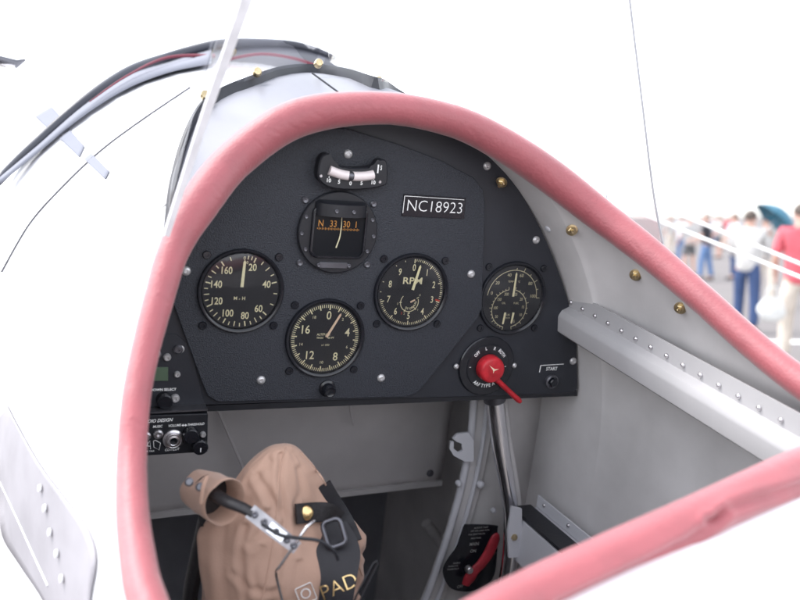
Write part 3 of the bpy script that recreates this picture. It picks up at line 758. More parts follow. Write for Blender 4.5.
gauge('engine_gauge', 'dim three-needle oil and fuel gauge, rightmost on the panel', 512, 298, .004, f_triple)
# altimeter setting knob
m = MB(); p = pl(327, 388) - pl(325, 338); m.lathe([(.0085, .001), (.0085, -.002), (.0065, -.003), (.0062, -.010), (.005, -.0115), (.003, -.0105), (0, -.0105)], p, 32); m.build('setting_knob', M['black_gloss'], galt)

# ---- compass
p = pl(337, 232); g = thing('magnetic_compass', 'black compass with orange N 33 30 card, above the altimeter', 'compass', p)
m = MB(); m.lathe([(.0395, 0), (.0395, -.0035), (.0385, -.0045), (.0, -.0045)], (0, 0, 0), 96); m.build('flange', M['black'], g)
def rrect(x0, x1, z0, z1, r, n=6):
    P = []
    for cx, cz, a0 in ((x1 - r, z1 - r, 0), (x0 + r, z1 - r, 90), (x0 + r, z0 + r, 180), (x1 - r, z0 + r, 270)):
        for k in range(n + 1): a = R_(a0 + 90 * k / n); P.append((cx + r * math.cos(a), cz + r * math.sin(a)))
    return P
o_, i_ = rrect(-.0275, .0275, -.0245, .026, .008), rrect(-.0252, .0252, -.0222, .024, .0065)
m = MB(); m.grid([[(x, -.0046, z) for x, z in o_], [(x, -.0065, z) for x, z in o_], [(x * .98, -.0072, z * .98) for x, z in o_], [(x, -.0072, z) for x, z in i_], [(x, -.0030, z) for x, z in i_]], closed_u=True); m.build('window_frame', M['black_gloss'], g, smooth=50)
m = MB(); m.prism(rrect(-.0255, .0255, -.0225, .0245, .0065), -.0052, -.0047); m.build('window', M['dark_glass'], g)
m = MB(); rows = []
for k in range(17):
    a = R_(-90 + 11.25 * k); rows.append([(.028 * math.sin(a), -.0046, .016), (.0255 * math.sin(a), -.0046 - .013 * math.cos(a), .0170), (.0255 * math.sin(a), -.0046 - .013 * math.cos(a), .0285), (.0235 * math.sin(a), -.0046 - .010 * math.cos(a), .0300), (.022 * math.sin(a), -.0046, .031)])
m.grid(rows); m.build('lamp_hood', M['black'], g, smooth=50)
m = MB()
for (s_, x) in (('N', -.0185), ('33', -.0062), ('30', .0068), ('1', .0165)): m.text(s_, x, .0085, .0088, -.0056, sx=.85)
m.build('card_numbers', M['orange_ink'], g)
m = MB()
for k in range(27): m.rect(-.0215 + k * .00158, .0038, .0005, .0024 if k % 2 else .0014, -.0056)
m.build('card_ticks', M['orange_ink'], g)
lp = spline([(.0012, -.0062, .0155), (.0016, -.0062, .006), (.0010, -.0062, -.004), (-.0016, -.0062, -.014)], 6)
m = MB(); m.tube(lp, [lerp(.00035, .0007, k / 18) for k in range(19)], 6); m.build('lubber_line', M['tan_cream'], g)
m = MB(); m.prism(rrect(-.0165, .0125, -.0345, -.0285, .002), -.0056, -.0045, .0004); m.build('adjuster_cover', M['gunmetal'], g)
s0 = None
for (x, z, y) in [(-.033, .014, -.0045), (-.036, -.002, -.0045), (-.031, -.017, -.0045), (.033, .014, -.0045), (.036, -.002, -.0045), (.031, -.017, -.0045), (-.017, -.0315, -.0055), (.0135, -.0315, -.0055), (-.008, .0225, -.0170), (.009, .0225, -.0168), (-.034, .029, 0), (.034, .029, 0), (-.034, -.031, 0), (.034, -.031, 0)]:
    if s0 is None:
        m = MB(); m.lathe([(.0020, 0), (.0020, -.0006), (.0014, -.0012), (0, -.0009)], (0, 0, 0), 14); s0 = m.build('screw', M['gunmetal'], g); s0.location = (x, y, z)
    else:
        c = s0.copy(); scn.collection.objects.link(c); c.parent = g; c.location = (x, y, z)
        if y == 0: c.scale = (1.7, 1.7, 1.7)

# ---- slip indicator
p = pl(349, 170); g = thing('slip_indicator', 'curved white glass slip tube with black ball in a black mount, top of the panel', 'indicator', p)
def sq(u, v, y=0): q = pl(u, v, y) - p; return q.x, q.z
body = [(316, 160), (319, 154), (325, 152), (328, 158), (333, 163), (346, 166), (362, 166), (370, 164), (374, 159), (380, 158), (383, 163), (383, 180), (379, 184), (366, 187), (345, 188), (327, 186), (317, 180), (314, 172)]
bb = spline([(*sq(u, v), 0) for u, v in body], 4, True)
m = MB(); m.prism([(q.x, q.y) for q in bb], -.012, 0, .0012); m.build('mount', M['black'], g, smooth=40)
tp = spline([(*sq(329, 170, -.012), 0), (*sq(340, 174, -.012), 0), (*sq(352, 176, -.012), 0), (*sq(364, 176, -.012), 0), (*sq(373, 174.5, -.012), 0)], 6)
m = MB(); m.tube([(q.x, -.013, q.y) for q in tp], .0044, 16); m.build('glass_tube', M['tube_white'], g, smooth=60)
q = tp[11]; m = MB(); bmesh.ops.create_uvsphere(m.b, u_segments=20, v_segments=12, radius=.0046)
for v_ in m.b.verts: v_.co += Vector((q.x, -.0136, q.y))
m.build('ball', M['gunmetal'], g)
m = MB()
for s_, (u, v) in (('10', (328.5, 180.5)), ('5', (339, 182)), ('0', (350.5, 183.5)), ('5', (361.5, 183.3)), ('10', (373, 182.6))):
    x, z = sq(u, v, -.0125); m.text(s_, x, z, .0048, -.0127, bold=.03); m.rect(x + .0002, z + .0032, .0008, .0018, -.0127)
x, z = sq(379.5, 169, -.0125); m.rect(x - .0015, z, .0014, .008, -.0127); m.text('S', x + .0015, z + .001, .006, -.0127, bold=.03, sx=.6)
m.build('scale_marks', M['white_ink'], g)
for (u, v) in ((321, 176), (380, 182)):
    x, z = sq(u, v, -.0125); m = MB(); m.lathe([(.0016, 0), (.0013, -.0008), (0, -.0008)], (x, -.012, z), 12); m.build('screw', M['steel'], g)

# ---- registration plate
p = pl(434, 206.5); g = thing('registration_plate', 'black plate with white letters NC18923 at upper right of the panel', 'sign', p)
def rq(u, v): q = pl(u, v, -.001) - p; return q.x, q.z
m = MB(); m.prism([rq(402, 216), rq(404, 194), rq(466, 198), rq(464, 219)], -.0012, 0, .0003); m.build('plate', M['black_gloss'], g)
x, z = rq(435, 207.3); m = MB(); m.text('NC18923', x, z, .0160, -.0016, bold=-.014, sx=.98)
a, b2 = rq(404.5, 195.8), rq(464, 199.8); m.rect((a[0] + b2[0]) / 2, (a[1] + b2[1]) / 2, b2[0] - a[0], .0005, -.0016, math.atan2(b2[1] - a[1], b2[0] - a[0]))
a, b2 = rq(402.6, 213), rq(404.5, 195.8); m.rect((a[0] + b2[0]) / 2, (a[1] + b2[1]) / 2, math.hypot(b2[0] - a[0], b2[1] - a[1]), .0007, -.0016, math.atan2(b2[1] - a[1], b2[0] - a[0]))
m.build('lettering', M['white_ink'], g)

# ---- magneto switch
p = pl(486, 365.5, .004); g = thing('magneto_switch', 'black rotary switch with big red knob and lever, bottom right of the panel', 'switch', p)
m = MB(); m.lathe([(.0335, 0), (.0335, -.002), (.0325, -.003), (0, -.003)], (0, 0, 0), 72); m.build('switch_plate', M['black_gloss'], g)
m = MB(); m.lathe([(.025, -.003), (.0245, -.0042), (0, -.0042)], (0, 0, 0), 64, caps=False); m.build('switch_hub', M['black'], g)
m = MB(); m.lathe([(.0140, -.0042), (.0150, -.006), (.0145, -.014), (.0135, -.0165), (.0118, -.0175), (0, -.0175)], (0, 0, 0), 56); m.build('knob', M['red'], g, smooth=50)
m = MB(); a = Vector((.006, -.012, -.010)); b2 = Vector((.0420, -.013, -.0385)); m.tube([a, a.lerp(b2, .5), a.lerp(b2, .93), b2], [.0040, .0036, .0040, .0028], 14, flat=.8); m.build('lever', M['red'], g)
m = MB(); y = -.0180; m.prism([(-.0062, .0066), (.0008, .0022), (.0060, .0024), (.0006, .0004), (-.0002, -.0026), (-.0012, .0012)], y - .0001, y); m.build('pointer_mark', M['salmon'], g)
m = MB()
for s_, a in (('OFF', -46), ('L', -14), ('R', 14), ('BOTH', 44)): x, z = pol(a, .0212); m.text(s_, x, z, .0052, -.0045, rot=R_(-a), bold=.02, sx=.8)
for s_, a in (('A', 217), ('A', 209), ('F', 201), ('T', 190), ('Y', 182), ('P', 174), ('E', 166), ('A', 154)): x, z = pol(a, .0218); m.text(s_, x, z, .0058, -.0045, rot=R_(180 - a), bold=.02, sx=.85)
m.rect(-.0215, 0, .002, .0006, -.0045); m.rect(.0215, 0, .002, .0006, -.0045)
m.build('lettering', M['white_ink'], g)
for (u, v) in ((457, 367), (515, 366)):
    q = pl(u, v, 0) - p; m = screw_mb((q.x, -.002, q.z), .0030); m.build('screw', M['screw_white'], g)

# ---- starter button
p = pl(551, 381, .004); g = thing('starter_button', 'small black push button under the white word START', 'button', p)
m = MB(); m.lathe([(.0085, 0), (.0080, -.003), (.0062, -.004), (.0058, -.002), (0, -.002)], (0, 0, 0), 32); m.build('button_collar', M['gunmetal'], g)
m = MB(); m.lathe([(.0048, -.002), (.0048, -.0065), (.0038, -.0075), (0, -.0075)], (0, 0, 0), 24); m.build('button_cap', M['black_gloss'], g)
def bq(u, v): q = pl(u, v, .003) - p; return q.x, q.z
m = MB(); x, z = bq(552, 369); m.text('START', x, z, .0056, -.0006, bold=.02, sx=.9)
a, b2 = bq(541, 365.6), bq(564, 364.2); m.rect((a[0] + b2[0]) / 2, (a[1] + b2[1]) / 2, b2[0] - a[0], .0008, -.0006, math.atan2(b2[1] - a[1], b2[0] - a[0]))
a, b2 = bq(539.6, 372.5), bq(541, 365.6); m.rect((a[0] + b2[0]) / 2, (a[1] + b2[1]) / 2, math.hypot(b2[0] - a[0], b2[1] - a[1]), .0011, -.0006, math.atan2(b2[1] - a[1], b2[0] - a[0]))
m.build('lettering', M['white_ink'], g)

# ---- radio at the left
p = pl(158, 378, .004); g = thing('radio_unit', 'black radio face with small green screen at the left end of the panel', 'radio', p)
def dq(u, v, y=-.001): q = pl(u, v, y + .004) - p; return q.x, q.z
m = MB(); m.prism([dq(118, 408), dq(204, 406), dq(204, 400), dq(190, 345), dq(176, 334), dq(118, 334)], -.001, 0, .0003); m.build('face_plate', M['panel_smooth'], g)
m = MB(); m.prism([dq(130, 381), dq(168, 380.5), dq(168, 367), dq(130, 367)], -.0020, -.0012, .0003); m.build('screen', M['lcd'], g)
m = MB(); x, z = dq(162, 388)
m.text('DOWN SELECT', x + .001, z - .0012, .0034, -.0024, bold=.03)
m.build('lettering', M['white_ink'], g)
for (u, v, r, mm) in ((156, 354, .0045, 'steel'), (167, 357, .0036, 'screw_white'), (177, 374, .0030, 'screw_white'), (175, 398, .0042, 'screw_white'), (178, 349, .0044, 'gunmetal')):
    x, z = dq(u, v); m = MB(); m.lathe([(r, -.001), (r, -.003), (r * .7, -.0045), (r * .35, -.0045), (r * .3, -.003), (0, -.003)], (x, 0, z), 20); m.build('knob', M[mm], g)
for (u, v, r) in ((164, 399, .0075),):
    x, z = dq(u, v); m = MB(); m.lathe([(r, -.001), (r * .95, -.009), (r * .8, -.010), (0, -.010)], (x, 0, z), 28); m.build('knob', M['black_gloss'], g)

# ---- intercom box under the panel
AYB = -.012
p = pl(178, 434, AYB); g = thing('intercom_box', 'black intercom box with a round jack and knobs hanging under the left of the panel', 'intercom', p)
def aq(u, v, y=-.0002): q = pl(u, v, AYB + y) - p; return q.x, q.z
m = MB(); m.prism([aq(112, 458), aq(207.5, 452), aq(208, 414), aq(112, 417)], 0, .06, .0006); m.build('case', M['black'], g)
m = MB(); a, b2 = aq(112, 416.5), aq(208, 411.5); m.prism([(a[0], a[1]), (b2[0], b2[1]), (b2[0], b2[1] + .0016), (a[0], a[1] + .0016)], .0015, .055); m.build('mounting_strip', M['gunmetal'], g)
m = MB()
for s_, u, v, sz, sh in (('AUDIO DESIGN', 157, 420.8, .0046, .3), ('MUSIC', 157.5, 426.5, .0034, .2), ('VOLUME', 174.5, 425.5, .0034, .2), ('THRESHOLD', 195.8, 424.3, .0032, .2),):
    x, z = aq(u, v); m.text(s_, x, z, sz, -.0004, shear=sh, bold=.02, rot=R_(1.5), sx=.86)
m.build('lettering', M['white_ink'], g)
m = MB(); x, z = aq(184.3, 425.2); m.prism([(x - .0026, z), (x - .0008, z + .0014), (x - .0008, z + .0004), (x + .0008, z + .0004), (x + .0008, z + .0014), (x + .0026, z), (x + .0008, z - .0014), (x + .0008, z - .0004), (x - .0008, z - .0004), (x - .0008, z - .0014)], -.0004, -.0003)
m.build('arrow_mark', M['white_ink'], g)
for s_, u, v, sz, sh in (('CO-PILOT', 172, 449.5, .0034, .2), ('PUSH FOR TALK', 146, 451.5, .0024, 0)):
    x, z = aq(u, v); m = MB(); m.text(s_, x, z, sz, -.0004, shear=sh, bold=.02, rot=R_(1.5), sx=.86); m.build('lettering', M['white_ink'], g)
m = MB()
for P in ([(135, 450), (140, 440.5), (147, 440), (148, 446)], [(144, 449.5), (150, 440.5), (150.5, 449)], [(153.5, 441), (153.8, 447), (159, 450), (160.5, 443), (155, 440), (153.5, 441)], [(145, 446), (150, 446)]):
    m.tube([(aq(u, v)[0], -.0004, aq(u, v)[1]) for u, v in P], .00035, 5)
m.build('logo', M['white_ink'], g)
x, z = aq(173, 439); m = MB(); m.lathe([(.0095, 0), (.0095, -.002), (.0078, -.003), (.0070, -.0026), (.0062, -.0026), (.0058, -.006), (.0040, -.0065), (.0034, -.006), (.0034, .001)], (x, 0, z), 40, caps=False); m.build('jack', M['steel'], g, smooth=35)
m = MB(); m.lathe([(0, -.0022), (.0038, -.0022)], (x, 0, z), 20, caps=False); m.build('jack_hole', M['dark_glass'], g)
x, z = aq(158.3, 434); m = MB(); m.lathe([(.0044, 0), (.0044, -.002), (.003, -.0035), (.0018, -.0035), (.0016, -.001), (0, -.001)], (x, 0, z), 24); m.build('jack', M['steel'], g, smooth=35)
x, z = aq(146, 436); m = MB(); m.lathe([(.0044, 0), (.0044, -.002), (.003, -.0035), (0, -.0035)], (x, 0, z), 24); m.build('jack', M['steel'], g, smooth=35)
x, z = aq(202.7, 434); m = MB(); m.lathe([(.0028, 0), (.0028, -.0025), (.002, -.004), (0, -.004)], (x, 0, z), 20); m.build('led', M['screw_white'], g)
for (u, v, r) in ((190, 433, .0072), (199, 444, .0072)):
    x, z = aq(u, v); m = MB(); m.lathe([(r, 0), (r, -.009), (r * .85, -.010), (0, -.010)], (x, 0, z), 32); k_ = m.build('knob', M['black_gloss'], g)
m = MB(); m.rect(x, z - .0015, .0010, .0042, -.0104); m.build('knob_mark', M['white_ink'], g)

# ------------------------------------------------------------------ fuel valve placard with red handle
YV = .045
p = pl(472, 557, YV); g = thing('fuel_valve', 'red fuel lever on a black curved placard marked MAIN ON, low on the right', 'fuel valve', p)
def fq(u, v, y=0): q = pl(u, v, YV + y) - p; return q.x, q.z
pp = [(464, 525), (468, 524), (495, 525), (497, 530), (496, 560), (492, 578), (480, 587), (466, 591), (451, 588), (444, 578), (443, 568), (448, 558), (456, 547), (460, 536)]
bb = spline([(*fq(u, v), 0) for u, v in pp], 4, True)
m = MB(); m.prism([(q.x, q.y) for q in bb], -.002, 0, .0004); m.build('placard', M['black_gloss'], g)
m = MB()
for s_, u, v, sz in (('ALWAYS TAKE', 481, 527.5, .0034), ('OFF AND LAND WITH', 480, 530.5, .0030), ('FUEL SELECTOR ON', 476.5, 534, .0030), ('MAIN TANK', 476, 538, .0030), ('MAIN', 474, 544, .0062), ('ON', 473, 551, .0062), ('RESERVE', 456.5, 563, .0030), ('WHEN IT IS', 453, 566, .0030), ('DOWN TO IT', 453, 569, .0030), ('OFF', 460, 586.5, .0058)):
    x, z = fq(u, v, -.002); m.text(s_, x, z, sz, -.0024, rot=R_(-2), bold=.01, sx=.85)
m.build('lettering', M['dim_ink'], g)
hnd = [((497, 532), .002), ((494, 536), .0066), ((488, 550), .0078), ((480, 562), .0072), ((474, 568), .0070), ((468, 576), .0080), ((464, 583), .0055)]
rows = []
hp = [Vector((*fq(u, v, -.008), r)) for (u, v), r in hnd]; hs_ = spline(hp, 4)
m = MB(); m.tube([(q.x, -.012, q.y) for q in hs_], [max(.001, q.z) for q in hs_], 16, flat=.42, up=(0, -1, 0)); m.build('lever', M['red_worn'], g, smooth=60)
x, z = fq(467, 568, -.01); m = MB(); m.lathe([(.0050, -.011), (.0050, -.0155), (.0038, -.0172), (.0012, -.0172), (.001, -.0162), (0, -.0162)], (x + .001, 0, z), 24); m.build('pivot_screw', M['steel'], g, smooth=40)

# ------------------------------------------------------------------ flying helmet lying on the stick
HC = at(292, 540, .74)
hel = thing('flying_helmet', 'tan cloth flying helmet with black straps and headset boom inside the cockpit', 'helmet', HC)
prof = [(446, 283, 3), (448, 282, 12), (455, 282, 22), (465, 281, 32), (480, 282, 43), (495, 283, 50), (510, 281, 62), (522, 281, 73), (535, 286, 78), (548, 293, 84), (560, 297, 87), (580, 298, 88), (600, 296, 87), (640, 296, 86), (700, 294, 84)]
prof = spline(prof, 12)
XD = Vector((.93, .35, 0)).normalized(); DD = Vector((-.35, .93, 0)).normalized()    # across / away from the eye
CRE = [([(281, 455), (280, 480), (284, 505), (284, 530)], .0050, 3.2), ([(258, 478), (268, 492), (279, 512)], .0042, 4.0), ([(296, 452), (312, 474), (322, 500)], .0018, 4), ([(221, 528), (219, 560), (224, 602)], .0026, 4.5), ([(245, 528), (240, 560), (246, 604)], .0042, 3.6), ([(262, 548), (254, 572), (258, 590)], .0022, 3),
       ([(268, 512), (262, 530), (250, 545)], .0035, 4), ([(300, 470), (303, 492), (298, 506)], .0025, 4), ([(346, 534), (352, 560), (360, 592)], .0050, 3.6), ([(368, 540), (366, 565), (372, 600)], .0045, 3.4), ([(290, 545), (284, 575), (272, 604)], .0038, 4.5), ([(270, 462), (256, 475), (246, 488)], .0022, 4), ([(355, 548), (370, 556), (384, 552)], .0030, 3), ([(232, 575), (250, 590), (276, 590)], .0022, 3.5), ([(298, 562), (292, 590), (296, 610)], .0030, 3)]
CRS = [([(p.x, p.y) for p in spline([(*q, 0) for q in c_], 4)], d_, w_) for c_, d_, w_ in CRE]
m = MB(); rows = []; NS = 170
for i, q in enumerate(prof):
    v, cx, hw = q; c = at(cx, v, .72); rx = hw * .752 / FPX; row = []
    for k in range(NS):
        th = 2 * math.pi * k / NS; sx, sy = math.cos(th), math.sin(th)
        x = sx * rx; y = sy * rx * .62 + rx * .2
        q2 = c + XD * x + DD * y; nn = (XD * sx * .9 + DD * sy).normalized()
        hgt = min(1, i / len(prof) * 2.2)
        amt = noise.noise(Vector((sx * 1.6, sy * 1.6, v * .012 + 3))) * .006 * hgt + noise.noise(Vector((sx * 4, sy * 4, v * .03 + 8))) * .0028 * hgt
        if sy < .25:
            px, py = to_px(q2)
            for pts_, dep, wid in CRS:
                dm, sg = min((seg_d(px, py, a, b2) for a, b2 in zip(pts_, pts_[1:])), key=lambda z_: z_[0])
                if dm < wid * 4.5: amt -= dep * .55 * math.exp(-(dm / wid) ** 2); amt += dep * .36 * math.exp(-((dm - 2.0 * wid) / (1.1 * wid)) ** 2) * (1 if sg > 0 else .45)
        row.append(q2 + nn * amt)
    rows.append(row)
vs = m.grid(rows, closed_u=True); m.b.faces.new(vs[0])
hel_bvh = BVHTree.FromBMesh(m.b)
m.off = HC; m.build('cloth_shell', M['tan_cloth'], hel, smooth=80)
def on_hel(u, v, lift=.001, Zd=.69):
    h = hel_bvh.ray_cast(CAM_A, ray(u, v))
    if h[0] is None: return at(u, v, Zd)
    return h[0] + (CAM_A - h[0]).normalized() * lift
# seam along the crown
def hline(pts, r, lift, name, mm, n=8, tubeit=True):
    q = spline([(a, b2, 0) for a, b2 in pts], n); P = [on_hel(s_.x, s_.y, lift) for s_ in q]
    mb = MB(HC); mb.tube(P, r, 8); mb.build(name, mm, hel, smooth=80)
    return P
hline([(286, 448), (279, 475), (277, 510), (272, 550), (262, 600)], .0008, 0, 'crown_seam', M['tan_cloth'])
hline([(300, 452), (322, 478), (336, 510), (349, 540), (362, 575)], .0008, 0, 'crown_seam', M['tan_cloth'])
# ear-cup sleeve: open cloth cylinder facing right
E0, E1 = at(197, 488, .690), at(225, 502, .655)
axd = (E1 - E0).normalized(); mx = face_mx(axd)
L = (E1 - E0).length
m = MB(HC); seg = 56; rows = []
for (r, h) in ((.0115, 0), (.0140, -.003), (.0152, -L * .4), (.0168, -L * .85), (.0173, -L), (.0167, -L - .0012), (.0158, -L), (.0160, -L * .5), (.014, 0)):
    row = []
    for k in range(seg):
        t = 2 * math.pi * k / seg; wob = 1 + .07 * math.sin(2 * t + .9) + .10 * noise.noise(Vector((math.cos(t) * 1.6, math.sin(t) * 1.6, h * 45)))
        row.append(E0 + mx @ Vector((r * wob * math.cos(t), h, r * wob * math.sin(t) * 1.08)))
    rows.append(row)
m.grid(rows, closed_u=True); m.build('ear_sleeve', M['tan_cloth'], hel, smooth=60)
m = MB(HC); m.lathe([(0, -L * .45), (.0162, -L * .45)], E0, 40, mx=mx, caps=False); m.build('ear_cavity', M['black_leather'], hel)
m = MB(HC); fl = [at(u, v, .64) for u, v in ((199, 474), (206, 474), (211, 478), (205, 500), (200, 506), (203, 490))]
m.tube(spline([at(207, 476, .640), at(203, 488, .638), (at(201, 503, .640))], 6), .0016, 8); m.build('sleeve_flap', M['tan_cloth'], hel)
for (u, v) in ((189, 482), (200, 487)):
    q = at(u, v, .646); m = MB(HC); m.lathe([(.0034, 0), (.0034, -.001), (.0022, -.002), (0, -.002)], q, 18, mx=face_mx(CAM_A - q)); m.build('snap', M['gunmetal'], hel)
# headset boom
bm_ = [at(214, 494, .655), at(228, 502, .64), at(243, 508, .636), at(254, 514, .634)]
m = MB(HC); m.tube(spline(bm_, 6), [lerp(.0062, .0048, k / 18) for k in range(19)], 16, flat=.7); m.build('boom_arm', M['black_leather'], hel)
pa, pb = at(250, 511, .633), at(297, 548, .633)
m = MB(HC); m.ribbon([pa, pa.lerp(pb, .5) + (CAM_A - pa).normalized() * .002, pb], [.0112, .0112, .0098], (pb - pa).cross(CAM_A - pa).normalized(), .0035); m.build('metal_plate', M['plate_steel'], hel)
m = MB(HC); k1, k2 = pa.lerp(pb, .40), pa.lerp(pb, .72); up_ = (CAM_A - pa).normalized(); m.ribbon([k1 + up_ * .004, k2 + up_ * .0045], .0075, (pb - pa).cross(CAM_A - pa).normalized(), .003); m.build('metal_slider', M['chrome'], hel)
for t in (.10, .30, .55, .78, .93):
    q = pa.lerp(pb, t) + up_ * (.0065 if .4 < t < .7 else .0035); m = MB(HC); m.lathe([(.0026, .001), (.0026, -.001), (.0016, -.002), (0, -.0014)], q, 14, mx=face_mx(CAM_A - q)); m.build('screw', M['gunmetal'], hel)
m = MB(HC); m.tube(spline([at(262, 524, .625), at(280, 535, .622), at(298, 538, .624), at(320, 541, .626), at(334, 551, .628), at(338, 560, .63)], 6), .0013, 10); m.build('cable', M['black'], hel)
m = MB(HC); m.tube(spline([at(314, 521, .64), at(306, 528, .632), at(293, 547, .630), at(280, 566, .632), at(276, 574, .640), at(282, 600, .655), at(284, 615, .66)], 6), .0011, 10); m.build('wire_bail', M['chrome'], hel)
# black straps
strap_bvh = []
def hstrap(pts, wd, lift, name, mm, wdir=None, n=6, th=.0022):
    q = spline([(a, b2, 0) for a, b2 in pts], n); P = [on_hel(s_.x, s_.y, lift) for s_ in q]
    for _ in range(3): P = [P[0]] + [(P[i - 1] + P[i] * 2 + P[i + 1]) / 4 for i in range(1, len(P) - 1)] + [P[-1]]
    T = (P[-1] - P[0]).normalized(); W = T.cross((CAM_A - P[0]).normalized()).normalized()
    WW = []
    for i, p in enumerate(P):
        t = (P[min(len(P) - 1, i + 1)] - P[max(0, i - 1)]).normalized(); WW.append(t.cross((CAM_A - p).normalized()).normalized())
    mb = MB(HC); mb.ribbon(P, wd, WW, th); bmesh.ops.triangulate(mb.b, faces=mb.b.faces[:]); strap_bvh.append(BVHTree.FromBMesh(mb.b)); mb.build(name, mm, hel, smooth=50); return P, WW
hstrap([(321, 486), (328, 498), (337, 512), (346, 528), (352, 543)], .0185, .002, 'side_strap', M['black_web'])
hstrap([(296, 514), (306, 513), (318, 512), (329, 513), (338, 520)], .0165, .006, 'snap_strap', M['black_leather'])
P, WW = hstrap([(338, 522), (337, 533), (333, 555), (328, 580), (322, 612)], [lerp(.016, .046, sstep(k / 12)) for k in range(25)], .007, 'chin_strap', M['black_web'])
q = on_hel(306, 513, .0085); m = MB(HC); m.lathe([(.0062, .001), (.0062, -.0006), (.0050, -.0022), (.0025, -.0030), (0, -.0032)], q, 28, mx=face_mx(CAM_A - q)); m.build('brass_snap', M['gold'], hel)
# buckle
q = on_hel(334, 533, .017); fm = face_mx(CAM_A - q); rot = Matrix.Rotation(R_(-24), 3, 'Y'); ring = rrect(-.0078, .0078, -.0108, .0108, .0045, 5)
m = MB(HC); m.tube([q + fm @ (rot @ Vector((x, 0, z))) for x, z in ring], .0021, 12, closed=True); m.build('buckle', M['gunmetal'], hel, smooth=80)
# lettering on the strap, square badge, gold word
def on_strap(p, lift):
    d = (p - CAM_A).normalized(); best = None
    for b_ in strap_bvh + [hel_bvh]:
        h = b_.ray_cast(CAM_A, d)
        if h[0] is not None and (best is None or h[3] < best[3]): best = h
    return best[0] - d * lift if best else p
def htext(s_, u, v, sz, ang, lift, mm, name, frame=None, sh=0):
    q = at(u, v, .62); f = face_mx(CAM_A - q); fr_ = Matrix.Translation(q) @ f.to_4x4()
    mb = MB(HC); mb.text(s_, 0, 0, sz, 0, rot=R_(ang), fr=fr_, bold=-.012, shear=sh); bmesh.ops.triangulate(mb.b, faces=mb.b.faces[:]); mb.b.verts.ensure_lookup_table()
    for v_ in mb.b.verts: v_.co = on_strap(v_.co, .0012)
    mb.build(name, mm, hel)
    if frame:
        rr = [on_strap(fr_ @ (Matrix.Rotation(R_(-ang), 4, 'Y') @ Vector((x, 0, z))), .0012) for x, z in rrect(-frame, frame, -frame, frame, .001, 2)]
        mb = MB(HC); mb.tube(rr, .0004, 6, closed=True); mb.build('badge_frame', mm, hel)
htext('O', 306, 594, .0105, 28, .0125, M['white_ink'], 'badge', frame=.0062)
htext('PAD', 339, 587, .0150, 28, .0125, M['gold'], 'gold_lettering')
m = MB(HC); m.tube([at(u, v, .628) for u, v in ((352, 606), (357, 594), (374, 563), (377, 561), (378, 564), (364, 592), (358, 606))], .0009, 8); m.build('wire_clip', M['black'], hel)
# grommet tail beside the buckle, spare dark strap under the helmet
m = MB(HC); m.tube(spline([at(206, 520, .70), at(196, 565, .71), at(190, 600, .72), at(192, 640, .72)], 5), .012, 14, flat=.5); m.build('loose_strap', M['black_leather'], hel)

# seat squab, just below the frame, that carries the helmet
seat = thing('pilot_seat', 'dark seat cushion low in the cockpit under the tan helmet', 'seat', (XC, -.2, -.5))
m = MB(); m.box((0, 0, 0), (.44, .36, .08), .02); m.build('cushion', M['black_leather'], seat)
m = MB(); m.box((0, 0, -.09), (.42, .34, .10), .004); m.build('seat_pan', M['grey_dark'], seat)

# ------------------------------------------------------------------ people out on the tarmac
def skin_mesh(nodes, edges, name, mm, parent, sub=2):
    me = bpy.data.meshes.new(name); me.from_pydata([n[0] for n in nodes], edges, [])
    o = bpy.data.objects.new(name, me); scn.collection.objects.link(o)
    sk = o.modifiers.new('skin', 'SKIN'); sk.use_smooth_shade = True
    for i, n in enumerate(nodes):
        r = n[1] if isinstance(n[1], tuple) else (n[1], n[1]); me.skin_vertices[0].data[i].radius = r
    me.skin_vertices[0].data[0].use_root = True
    s_ = o.modifiers.new('s', 'SUBSURF'); s_.levels = sub; s_.render_levels = sub
    bpy.context.view_layer.update(); dg = bpy.context.evaluated_depsgraph_get(); bm2 = bmesh.new(); bm2.from_mesh(bpy.data.meshes.new_from_object(o.evaluated_get(dg)))
    bpy.data.objects.remove(o); bpy.data.meshes.remove(me)
    mb = MB(); mb.b.free(); mb.b = bm2
    if mm is None: return mb
    return mb.build(name, mm, parent, smooth=180)
